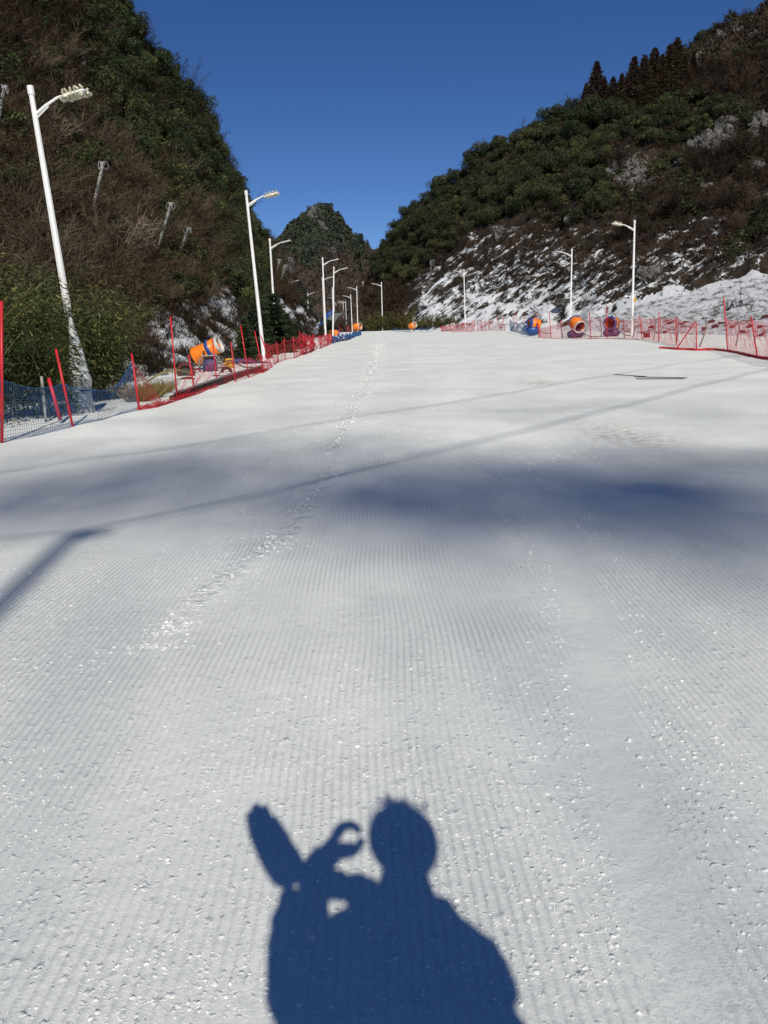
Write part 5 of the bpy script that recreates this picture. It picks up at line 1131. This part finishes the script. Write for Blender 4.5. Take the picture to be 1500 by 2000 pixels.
mb.add(V, [(i * seg + k, (i + 1) * seg + k, (i + 1) * seg + (k + 1) % seg, i * seg + (k + 1) % seg) for i in range(29) for k in range(seg)]); mb.build('plastic_wrap', MT['plastic'], rt, True)
MB().tube([at(148, 765, Yw - .25), at(151, 735, Yw - .25)], .055, 10).build('pipe_lagging', MT['rim'], rt); 
MB().lathe([(.155, -.012), (.165, 0), (.155, .012)], 18, Matrix.Translation(Vector(at(162, 762, Yw)))).build('tie_cord', MT['dark'], rt)
# dark spruces around the second lamp
sp = []
for i in range(3):
    V, Fa, t = conifer_np(660 + i, 2.9, 1.05, 5200, .20, droop=.35, layers=13); sp.append((mesh_np('crown', V, Fa, MT['spruce'], tint=t), trunk_mesh('trunk', 2.7, .05, 0, i, .01)))
for i, (px, py, Y, sc, lb) in enumerate([(500, 712, 38, .72, 'dark spruce left of the second lamp foot'), (541, 702, 44, .92, 'tallest dark spruce around the third lamp post'), (521, 705, 42, .6, 'dark spruce between the second and third lamp posts'), (563, 694, 48, .62, 'dark spruce right of the third lamp post'), (482, 716, 36, .55, 'small low spruce behind the leaning red pole'), (585, 688, 55, .5, 'low spruce beside the red netting before the snowy shoulder'), (578, 690, 50, .45, 'smallest spruce above the red netting')]):
    p = on_ground(at(px, py, Y)); o = empty('spruce', p, lb, 'tree', None, i * 2.1); o.scale = (sc,) * 3; link('trunk', sp[i % 3][1], o); link('crown', sp[i % 3][0], o)
# dark thicket on the far side of the snowy shoulder
tk = mesh_np('crown', *(lambda q: (q[0], q[1]))(crown_np(690, 1.6, 10, 1600, .16, 1.3)), MT['spruce'])
for i, (px, py, Y) in enumerate([(583, 612, 118), (594, 628, 120), (578, 590, 130), (600, 645, 118), (640, 640, 112), (648, 648, 108)]):
    o = link('thicket_bush', tk, None, at(px, py + 14, Y)); o.rotation_euler = (0, 0, i); o.scale = (1, 1, 1.1) if i < 4 else (.6, .6, .6); tag(o, 'dark bush in the thicket behind the snowy shoulder' if i < 4 else 'dark bush beneath the blue canopy', 'bush', 'dark thicket bushes' if i < 4 else 'dark bushes under the canopy')
# row of olive shrubs at the crest
kc = [mesh_np('crown', *bush_np(670 + i, 18, 8, .016, .45, 900, .05, 0)[:2], MT['shrub_y'], tint=bush_np(670 + i, 18, 8, .016, .45, 900, .05, 0)[2]) for i in range(3)]
for i, px in enumerate([726, 732, 739, 752, 760, 768, 776, 785, 794, 815, 823, 831, 839, 847, 855, 863, 871, 879, 887]):
    Y = 126 - abs(px - 780) * .06; p = at(px, 650, Y); z = float(H(p[0], p[1])); o = link('shrub', kc[i % 3], None, (p[0], p[1], z)); sc = [2.3, 1.7, 2.0, 1.6][i % 4] * (1.0 if px < 800 else .8); o.scale = (sc, sc, sc); o.rotation_euler = (0, 0, i * 1.7)
    tag(o, ORD[i] + ' olive shrub from the left in the row left of the far orange gun' if px < 800 else ORD[i - 9] + ' olive shrub to the right of the far orange gun', 'shrub', 'crest shrubs left of the far gun' if px < 800 else 'crest shrubs right of the far gun')
# blue-edged canopy at the valley head
rt = empty('canopy', at(632, 652, 128), 'blue-edged arched canopy beyond the snowy shoulder on the left', 'canopy')
A = [(619, 652), (624, 640), (632, 626), (641, 615), (650, 609)]
A3 = [at(x, y, 126) for x, y in A]; B3 = [p + np.array([1.2, 6, 0.2]) for p in A3]
mb = MB(); V = [v for p, q in zip(A3, B3) for v in (p, q)]; V += [v - np.array([0, 0, .18]) for v in V]; m_ = len(A3)
mb.add(V, [(2 * i, 2 * i + 1, 2 * i + 3, 2 * i + 2) for i in range(m_ - 1)] + [(2 * i + 2 * m_, 2 * i + 2 + 2 * m_, 2 * i + 3 + 2 * m_, 2 * i + 1 + 2 * m_) for i in range(m_ - 1)]); mb.build('cover_sheet', MT['steel'], rt, True)
MB().tube([p - np.array([0, .1, 0]) for p in A3], .28, 8).build('edge_band', MT['blue'], rt, True)
for p in A3[1::2]: MB().tube([p, [p[0], p[1], float(H(p[0], p[1]))]], .05, 6).build('post', MT['steel'], rt)
# rockfall-fence posts with cable loops on the left hill
for i, (tx, ty, bx, by, lb) in enumerate([(201, 319, 180, 412, 'grey leaning barrier post with cable loops above the big pale shrub'), (334, 398, 304, 490, 'longest leaning barrier post in the middle of the left hill'), (368, 446, 348, 492, 'short leaning barrier post right of the longest one'), (415, 463, 412, 480, 'small barrier post top among dark bushes on the left hill'), (463, 460, 450, 500, 'barrier post just left of the second lamp'),
                                        (8, 170, -6, 245, 'barrier post cut off by the left edge high on the hill'), (546, 508, 535, 546, 'distant leaning barrier post beside the third lamp head'), (557, 519, 547, 546, 'thin distant barrier post right of the third lamp'), (502, 500, 500, 512, 'tiny barrier post top between the second and third lamps')]):
    p = left_hill.point(bx, by); Y = p[1] / S - 0.8; b = at(bx, by + 6, Y); t = at(tx, ty, Y - .8); rt = empty('barrier_post', b, lb, 'post')
    rr = .042 + .0006 * Y; MB().tube([b, t], [rr, rr * .9], 8).build('post', MT['mossy'], rt); MB().box(t, (.16, .10, .12)).build('post_cap', MT['steel'], rt)
    for k, (dx, dz, q) in enumerate([(.12, -.10, .15), (-.14, -.08, .16)]):
        c = t + np.array([dx, -.05, dz]); e1 = np.array([math.cos(k * 1.3 + i), .3, 0]); e2 = np.array([.2 * math.sin(k), 0, 1.0])
        MB().tube([c + (e1 * math.cos(a) * .7 + e2 * math.sin(a)) * q for a in np.linspace(0, 6.28, 17)], .009, 4, caps=False).build('cable_loop', MT['wire'], rt)
# boulders
def rock(p, s_, seed, label, group=None, m='rock'):
    mb = MB(); mb.blob((0, 0, 0), s_, seed, .62, 22, 16); o = mb.build('rock', MT[m], None, False); o.location = tuple(float(v) for v in p); return tag(o, label, 'rock', group)
rock(left_hill.point(375, 548), (.55, .45, .65), 3, 'grey limestone boulder standing out on the left hill')
rock(left_hill.point(160, 150), (.35, .4, 1.1), 9, 'upright pale rock face high on the left hill')
rock(right_hill.point(1272, 545), (1.0, .7, 1.0), 4, 'grey crag right of the tallest right lamp above the snow bank')
rock(right_hill.point(1100, 596), (.8, .6, .55), 5, 'brown boulder in the snow left of the middle right lamp')
rr = np.random.default_rng(5)
for i, (px, py, s_) in enumerate([(1200, 335, 1.5), (1215, 350, 1.3), (1225, 325, 1.6), (1243, 340, 1.2), (1345, 300, 1.7), (1362, 290, 1.9), (1380, 285, 1.7), (1400, 275, 2.0), (1418, 262, 1.6), (1425, 235, 1.5), (1415, 205, 1.3), (1335, 320, 1.3), (1490, 250, 2.2), (1475, 240, 1.5), (1120, 240, 1.4), (1160, 210, 1.2), (1375, 195, 1.1), (1268, 195, 1.1), (1480, 330, 1.4), (1185, 345, 1.0), (1410, 75, 1.5), (1440, 60, 1.3), (1470, 75, 1.2), (1395, 90, 1.4), (848, 522, 1.2), (1110, 425, 1.3), (1120, 405, 1.0), (975, 455, 1.1), (1005, 450, 1.0), (1365, 115, 1.1), (1380, 370, 1.0)]):
    p = right_hill.point(px, py)
    lb = 'pale limestone outcrop among the trees on the right ridge' if px < 1180 and py < 260 else ('grey crag in the left group below the brown conifers' if px < 1280 else 'grey crag in the large middle cliff under the brown trees' if px < 1450 else 'grey crag in the cliff at the right edge') if 180 < py < 360 else 'grey outcrop near the top right corner' if py < 130 else 'grey rock rib at the foot of the right wood'
    rock(p - np.array([0, 0, .2]), (s_ * rr.uniform(.5, .9), s_ * .55, s_ * rr.uniform(.55, .9)), 20 + i, lb, 'outcrops: ' + lb.split(' ', 1)[1])
for i, (px, py, s_) in enumerate([(612, 424, 4), (616, 438, 3.4), (626, 450, 3.2), (634, 461, 4), (673, 505, 3.6), (682, 516, 3.6), (563, 522, 3.2), (572, 536, 4.2), (690, 474, 3.4), (576, 548, 3), (604, 470, 2.2), (668, 482, 2.4), (650, 500, 2.4), (598, 500, 2.0)]):
    p = far_hill.point(px, py); rock(p + [0, -1.5, .5], (s_ * .42, s_ * .4, s_ * .85), 120 + i, 'pale rock face showing among the trees of the distant peak', 'pale rock faces on the distant peak')
# stones and dark patch on the snow bank
k_ = 0
for px, py in [(1255, 652), (1266, 656), (1300, 650), (1348, 655), (1355, 664), (1384, 660), (1374, 645), (1395, 640), (1408, 632), (1390, 630), (1446, 650), (1462, 640), (1482, 640), (1488, 655), (1495, 622), (1310, 632), (1330, 634), (1340, 630), (1302, 628), (1270, 640), (1430, 640), (1455, 668), (1375, 623)]:
    Y = float(np.interp(px, [1250, 1330, 1410, 1500], [58, 50, 44, 39])) + (660 - py) * .12; p = right_hill.point(px, py); k_ += 1
    rock(p + [0, -.05, .03], (rr.uniform(.10, .22), .12, rr.uniform(.06, .13)), 60 + k_, 'small dark stone poking through the snow behind the right net', 'dark stones behind the right net', 'tyre')
for px, py, sx in [(1405, 612, .9), (1420, 606, 1.0), (1437, 600, 1.0), (1452, 596, .8), (1462, 604, .6), (1475, 625, .5), (1470, 590, .5)]:
    p = right_hill.point(px, py); V, Fa, t = bush_np(px, 14, 7, .012, .9, 120, .04, 0); o = link('low_bush', mesh_np('low_bush', V * sx, Fa, MT['brush'], tint=t * .4), None, p - [0, 0, .1]); tag(o, 'dark bush in the bare patch of the snow bank at the right', 'bush', 'dark bushes on the snow bank')
p = right_hill.point(1447, 602); o = MB().tube([p, p + [-.1, 0, 1.2], p + [-.25, 0, 2.3]], [.02, .014, .006], 5).build('bare_sapling', MT['bark'], None); tag(o, 'single thin bare stem rising from the snow bank', 'sapling')
# machinery and litter beside the left gun
rt = empty('control_cabinet', on_ground(at(411, 728, 28.5)), 'purple cabinet with rounded top in a grey tube frame under the left gun', 'cabinet'); c = at(411, 716, 28.5)
MB().box(c, (.44, .32, .46), None, .82, .07).build('cabinet_body', MT['purple'], rt, True)
fr = MB(); [fr.tube([c + [-.27, y, -.34], c + [-.27, y, .2], c + [-.17, y, .32], c + [.15, y, .32], c + [.25, y, .2], c + [.25, y, -.34]], .02, 6) for y in (-.2, .2)]; fr.box(c + [0, 0, -.36], (.62, .46, .05)); fr.build('tube_frame', MT['steel'], rt)
rt = empty('yellow_crate', on_ground(at(447, 724, 29.5)), 'dirty yellow crate right of the purple cabinet', 'crate'); c = at(447, 711, 29.5)
MB().box(c, (.28, .25, .34), None, 1.05, .015).build('crate_body', MT['yellow'], rt); MB().tube([c + [0, 0, -.15], c + [0, 0, -.36]], .03, 6).build('stand', MT['steel'], rt)
def tyre(p, axis, R, label, m='tyre'):
    Mx = Matrix.Translation(Vector(p)) @ frame_from(axis); rt = empty('tyre', p, label, 'tyre')
    MB().lathe([(R * .62, -.07), (R * .9, -.08), (R, -.04), (R, .04), (R * .9, .08), (R * .62, .07), (R * .60, 0), (R * .62, -.07)], 24, Mx).build('rubber', MT[m], rt, True); return rt
t_ = tyre(at(363, 726, 26.5), nrm([.1, -1, .1]), .25, 'upright dark red tyre left of the purple cabinet')
MB().lathe([(.001, 0), (.15, .0)], 18, Matrix.Translation(Vector(at(363, 726, 26.5))) @ frame_from(nrm([.1, -1, .1]))).build('hub_plate', MT['dark'], t_)
tyre(at(366, 750, 24.5), nrm([.1, -.45, 1]), .27, 'dark red tyre lying on the snow below the upright one')
tyre(at(388, 752, 24.8), nrm([0, -.25, 1]), .20, 'half-buried dark tyre right of the lying one')
tyre(at(443, 727, 28), nrm([.2, -1, .4]), .17, 'small dark tyre below the yellow crate')
for px, py, Y, s3, lb in [(470, 705, 33, (.42, .2, .08), 'dark purple sledge lying on the snow right of the yellow crate'), (421, 742, 26.5, (.34, .25, .12), 'dark red plastic lump lying below the purple cabinet'), (500, 712, 33.5, (.5, .25, .12), 'faded purple tarpaulin heap beside the second lamp foot')]:
    p = at(px, py, Y); o = MB().blob((0, 0, 0), s3, int(px), .3).build('sledge' if 'sledge' in lb else 'tarpaulin', MT['purple'] if 'purple' in lb else MT['tyre'], None, True); o.location = tuple(p); tag(o, lb, 'sledge' if 'sledge' in lb else 'tarpaulin')
o = MB().box(at(398, 740, 26.8), (.36, .25, .14), None, .95, .01).build('concrete_block', MT['steel'], None); tag(o, 'grey block on the snow below the purple cabinet', 'block')
o = MB().box(at(1263, 655, 51), (.30, .2, .28), None, .95, .01).build('box', MT['tyre'], None); tag(o, 'small reddish box behind the net right of the tallest right lamp', 'box')
a, b = gp(352, 783), gp(520, 723); a = a + [-.15, .2, .08]; b = b + [-.1, .2, .10]; d = nrm(b - a); sd_ = np.array([-d[1], d[0], 0])
rt = empty('timber_rail', a, 'long dark red timber rail lying along the red net', 'rail')
mb = MB(); V = [];
for p in (a, lerp(a, b, .5) + [0, 0, .03], b):
    for q in ((0, -.16), (.10, -.16), (.10, .0), (0, .0)): V.append(p + sd_ * q[0] + np.array([0, 0, q[1]]))
mb.add(V, [(i * 4 + k, i * 4 + (k + 1) % 4, (i + 1) * 4 + (k + 1) % 4, (i + 1) * 4 + k) for i in range(2) for k in range(4)] + [(3, 2, 1, 0), (8, 9, 10, 11)]); mb.build('beam', MT['board'], rt)
MB().tube([p + sd_ * .02 + [0, 0, .04] for p in (a, lerp(a, b, .5) + [0, 0, .03], b)], .022, 6).build('top_pipe', MT['steel'], rt)
o = MB().tube([at(288, 745, 20.5), at(300, 737, 21), at(318, 728, 22), at(333, 725, 23), at(345, 722, 24.5), at(372, 727, 26)], .02, 6).build('hose', MT['hose'], None, True); tag(o, 'yellowish hose lying on the snow left of the purple cabinet', 'hose')
for i, pts in enumerate([[(385, 735), (392, 715), (402, 708), (408, 722)], [(378, 742), (384, 722), (396, 712)], [(425, 735), (433, 722), (441, 718), (452, 728)], [(432, 700), (440, 690), (450, 697), (456, 690)]]):
    o = MB().tube([at(x, y, 28 - i * .3) for x, y in pts], .014, 5).build('hose', MT['dark'], None, True); tag(o, ['thick dark hose arching left of the purple cabinet', 'thin dark hose beside the upright tyre', 'dark hose looping below the yellow crate', 'thin dark hose hanging behind the red pole right of the gun'][i], 'hose')
# rods lying on the groomed snow at the right
for i, (x0, y0, x1, y1, lb) in enumerate([(1200, 733, 1262, 737.5, 'thin dark rod pointing left on the open snow at the right'), (1238, 738, 1342, 740, 'long dark rod lying flat on the open snow at the right'), (1242, 742, 1336, 741.5, 'dark rod lying just in front of the longer one')]):
    a, b = gp(x0, y0), gp(x1, y1); o = MB().tube([a + [0, 0, .02], b + [0, 0, .02]], .009, 6).build('rod', MT['dark'], None); tag(o, lb, 'rod')
# reddish dead bracken behind the third pole
kd = [tuft_np(480 + i, 60, .008, .4, .5) for i in range(2)]
pp = np.array([on_ground(at(px, py, 17.5 + (px - 270) * .05)) for px, py in zip(rr.uniform(268, 330, 26), rr.uniform(770, 790, 26))])
V, Fa, t = scatter_np(kd, pp, rr.uniform(.5, .95, 26), rr); tag(link('bracken', mesh_np('bracken', V, Fa, MT['dry'], tint=t)), 'yellow-brown dead bracken behind the red net', 'bracken', kind='stuff')

# ================================================================== crumbs of snow: real lumps on the groomed surface
def clods():
    r = np.random.default_rng(3); base = MB().blob((0, 0, 0), 1.0, 4, .5, 7, 5); kinds = []
    for k in range(5):
        V = np.array(MB().blob((0, 0, 0), (1.0, .85, .55), 11 * k + 1, .5, 7, 5).V); kinds.append((V, np.array(base.F), np.zeros(len(V))))
    n = 34000; Y = 1.25 * np.exp(r.random(n) * math.log(22 / 1.25)); X = r.uniform(-.62, .62, n) * (Y + .6); X = np.clip(X, -6, 9)
    keep = (fbm(X / .9, Y / 1.3, 0, 51, 3) + .1 * r.normal(size=n) > .02) | (r.random(n) < .10)
    # keep the smooth lane clean
    lane = np.array([gp(*p) for p in [(1400, 2050), (1330, 1850), (1262, 1600), (1190, 1400), (1150, 1200), (1110, 1080), (1045, 960), (960, 890)]]); lx = np.interp(Y, lane[:, 1], lane[:, 0]); keep &= ~((np.abs(X - lx) < .12) & (Y < lane[-1, 1]))
    X, Y = X[keep], Y[keep]; sz = r.lognormal(-6.0, .42, len(X)) * (1 + .10 * Y)
    # beside the lane and along the foot track
    lt = r.integers(0, 2, 900) * 2 - 1; Yl = r.uniform(lane[0, 1], lane[-1, 1], 900); Xl = np.interp(Yl, lane[:, 1], lane[:, 0]) + lt * r.uniform(.12, .32, 900)
    T = track_pts; Yt = T[0, 1] + (np.minimum(T[-1, 1], 48) - T[0, 1]) * r.random(1100) ** 1.5; Xt = np.interp(Yt, T[:, 1], T[:, 0]) + r.normal(size=1100) * (.035 + .0035 * Yt)
    keep = np.sin(Yt * 2 * math.pi / .36 + 2 * vnoise(Yt, 0, 0, 8)) > -.9; Xt, Yt = Xt[keep], Yt[keep]
    X = np.concatenate([X, Xl, Xt]); Y = np.concatenate([Y, Yl, Yt]); sz = np.concatenate([sz, r.lognormal(-5.2, .45, 900), r.lognormal(-5.35, .5, len(Xt)) * (1 + .05 * Yt)])
    # larger trampled spots
    for px, py, q, nn in [(335, 1228, .05, 30), (303, 1262, .07, 40), (50, 1525, .09, 45), (540, 1060, .10, 60), (1165, 808, .3, 50), (1080, 895, .2, 60), (150, 1290, .1, 30), (330, 1940, .06, 26), (1340, 1470, .14, 60)]:
        g = gp(px, py); X = np.concatenate([X, g[0] + r.normal(size=nn) * q]); Y = np.concatenate([Y, g[1] + r.normal(size=nn) * q]); sz = np.concatenate([sz, r.lognormal(-5.2, .5, nn) * (1 + .04 * g[1])])
    P = np.stack([X, Y, H(X, Y)], 1); P[:, 2] -= sz * .22
    V, Fa, t = scatter_np(kinds, P, np.clip(sz, .0016, .0055 + .0020 * P[:, 1]), r)
    tag(link('snow_crumbs', mesh_np('snow_crumbs', V, Fa, MT['clod'], smooth=True)), 'small lumps of snow scattered over the groomed slope', 'snow lumps', kind='stuff')
clods()

# ================================================================== the photographer (only the shadow is in the picture)
def shadow_pt(px, py, t):                 # body point whose shadow falls at (px, py), t metres nearer the sun than the camera's own plane
    g = gp(px, py); k = (g - CAM) @ sd; return g - sd * (k + t)
def skin_body(name, pts, edges, radii, m, parent=None, root=0, sub=2):
    loc = parent.location if parent else Vector((0, 0, 0)); me = D.meshes.new(name); me.from_pydata([tuple(Vector(p) - Vector(loc)) for p in pts], edges, []); me.update(); o = link(name, me, parent)
    md = o.modifiers.new('skin', 'SKIN'); 
    if not me.skin_vertices: 
        bm_ = None
    for v, rd in zip(me.skin_vertices[0].data, radii): v.radius = (rd, rd) if not hasattr(rd, '__len__') else rd; v.use_root = False
    me.skin_vertices[0].data[root].use_root = True; md.use_smooth_shade = True
    s2 = o.modifiers.new('sub', 'SUBSURF'); s2.levels = sub; s2.render_levels = sub; me.materials.append(m); return o
def person():
    T = .42; hd = shadow_pt(787, 1640, T); nk = shadow_pt(787, 1722, T); 
    ch = shadow_pt(783, 1825, T - .02); shL = shadow_pt(725, 1812, T - .02); shR = shadow_pt(858, 1812, T - .02); elR = shadow_pt(968, 1945, T - .05); wrR = None
    base = np.array([ch[0], ch[1] - .12, 0.0]); pel = np.array([ch[0] + .01, ch[1] - .06, .88]); sp1 = lerp(ch, pel, .5)
    elL = shadow_pt(568, 1965, .30); wrL = shadow_pt(566, 1735, .10); hd2 = hd
    wr2 = shadow_pt(600, 1722, .08); fa2 = shadow_pt(705, 1738, .24); el2 = elR
    loc = Vector(on_ground(base)); 
    bm_pts = [pel, sp1, ch, nk, hd - [0, 0, .03], hd + [0, 0, .045], shL, elL, wrL, shR, elR, fa2, wr2]
    ed = [(0, 1), (1, 2), (2, 3), (3, 4), (4, 5), (2, 6), (6, 7), (7, 8), (2, 9), (9, 10), (10, 11), (11, 12)]
    rd = [.14, .13, .12, .048, .062, .062, .06, .04, .028, .06, .045, .036, .028]
    fo = []
    for sg in (-1, 1):
        hip = pel + [sg * .09, 0, -.06]; kn = np.array([pel[0] + sg * .13, pel[1] + .03, .48]); an = np.array([pel[0] + sg * .15, pel[1] - .02, .09]); to = an + [sg * .03, .16, -.05]
        i = len(bm_pts); bm_pts += [hip, kn, an, to]; ed += [(0, i), (i, i + 1), (i + 1, i + 2), (i + 2, i + 3)]; rd += [.09, .06, .045, .035]; fo.append((an, to, kn, hip))
    p = skin_body('person', [np.asarray(q) - np.array(loc) for q in bm_pts], ed, rd, MT['skin']); p.location = loc
    tag(p, 'person in a dark jacket holding a phone, seen only by their shadow', 'person')
    # puffy jacket and trousers
    jp = [pel - [0, 0, .05], sp1, ch, shL, lerp(shL, elL, .5), elL, lerp(elL, wrL, .5), lerp(elL, wrL, .85), shR, lerp(shR, elR, .5), elR, lerp(elR, fa2, .5), fa2, lerp(fa2, wr2, .8), nk - [0, 0, .02]]
    je = [(0, 1), (1, 2), (2, 3), (3, 4), (4, 5), (5, 6), (6, 7), (2, 8), (8, 9), (9, 10), (10, 11), (11, 12), (12, 13), (2, 14)]
    jr = [.28, .25, .14, .070, .085, .072, .046, .036, .078, .076, .080, .07, .036, .028, .062]
    o = skin_body('jacket', jp, je, jr, MT['jacket'], p, sub=4)
    tx_ = D.textures.new('folds', 'CLOUDS'); tx_.noise_scale = .07; dm_ = o.modifiers.new('folds', 'DISPLACE'); dm_.texture = tx_; dm_.strength = .035; dm_.mid_level = .5
    for an, to, kn, hip in fo:
        skin_body('trouser_leg', [hip, kn, an + [0, 0, .04]], [(0, 1), (1, 2)], [.11, .08, .07], MT['jacket'], p); skin_body('boot', [an + [0, -.03, .06], an - [0, 0, .03], to], [(0, 1), (1, 2)], [.065, .055, .045], MT['dark'], p)
    # hair
    hm = MB(); hm.blob(hd + [0, 0, .002], (.091, .095, .103), 2, .015, 28, 20)
    r = random.Random(4); 
    for k in range(70):
        a = r.uniform(0, 6.28); q = r.uniform(.2, 1.0); b = hd + np.array([math.cos(a) * .08 * q, math.sin(a) * .08 * q, .075 + .05 * (1 - q)]); hm.tube([b, b + [r.uniform(-.03, .02), r.uniform(-.02, .02), r.uniform(.01, .035)]], [.003, .001], 3)
    hm.tube([shadow_pt(772, 1585, T), shadow_pt(762, 1570, T), shadow_pt(755, 1560, T)], [.008, .005, .002], 4)
    hm.build('hair', MT['hair'], p)
    # ears, nose
    fm = MB(); fm.blob(hd + [0, .095, -.03], (.014, .02, .022), 1, .05); fm.blob(hd + [-.072, 0, -.02], (.012, .022, .03), 1, .05); fm.blob(hd + [.072, 0, -.02], (.012, .022, .03), 1, .05); fm.build('face', MT['skin'], p, True)
    # left hand: flat, fingers together, held up and out
    t0 = .06
    pw = wrL; pm = shadow_pt(535, 1660, t0); kk = [shadow_pt(500 + 19 * i, 1635 + 5 * (i % 2), t0 + .008 * i) for i in range(4)]
    tip = [shadow_pt(490, 1582, t0), shadow_pt(498, 1568, t0), shadow_pt(513, 1572, t0 + .01), shadow_pt(530, 1594, t0 + .02)]
    P_ = [pw, shadow_pt(553, 1695, t0 + .02), pm]; E_ = [(0, 1), (1, 2)]; R__ = [.032, .044, .048]
    for a, b in zip(kk, tip):
        i = len(P_); P_ += [a, lerp(a, b, .5) + [0, -.006, 0], b]; E_ += [(2, i), (i, i + 1), (i + 1, i + 2)]; R__ += [.019, .018, .015]
    i = len(P_); P_ += [shadow_pt(590, 1690, t0 + .02), shadow_pt(560, 1640, t0 + .03)]; E_ += [(1, i), (i, i + 1)]; R__ += [.016, .011]
    skin_body('hand', P_, E_, R__, MT['skin'], p, root=1)
    # right hand: rises to the right, thumb and finger closing a ring
    def rg(x, y, k=0.0): return shadow_pt(x, y, .07 + k)
    P_ = [rg(598, 1720), rg(615, 1690), rg(640, 1665)]; E_ = [(0, 1), (1, 2)]; R__ = [.028, .036, .034]
    chains = [[rg(655, 1640), rg(668, 1617), rg(690, 1611), rg(704, 1628)], [rg(650, 1636, .01), rg(664, 1614, .01), rg(686, 1608, .01), rg(703, 1622, .01)], [rg(668, 1662), rg(690, 1664), rg(704, 1648), rg(706, 1634)], [rg(660, 1652, .01), rg(676, 1650, .01), rg(694, 1650, .01)], [rg(650, 1668, .02), rg(672, 1672, .02), rg(694, 1666, .02), rg(703, 1652, .02)]]
    rads = [[.014, .0125, .012, .012], [.014, .0125, .012, .012], [.015, .0125, .012, .012], [.011, .008, .007], [.013, .011, .009, .008]]
    for ch_, rr_2 in zip(chains, rads):
        j = len(P_); prev = 2
        for q, r_2 in zip(ch_, rr_2): P_.append(q); E_.append((prev, len(P_) - 1)); R__.append(r_2); prev = len(P_) - 1
    skin_body('hand', P_, E_, R__, MT['skin'], p, root=1)
    # phone between the hands, just behind the lens
    c = CAM - np.array(_f) * .012 + np.array([-.0, 0, 0]) - UP * .045 + RT * .018
    rot = np.stack([RT, -_f, UP], 1); o = MB().box(c, (.072, .008, .148), rot, 1, .0).build('phone', MT['phone'], None, loc=c); tag(o, 'black phone held in the raised hands of the photographer', 'phone')
person()
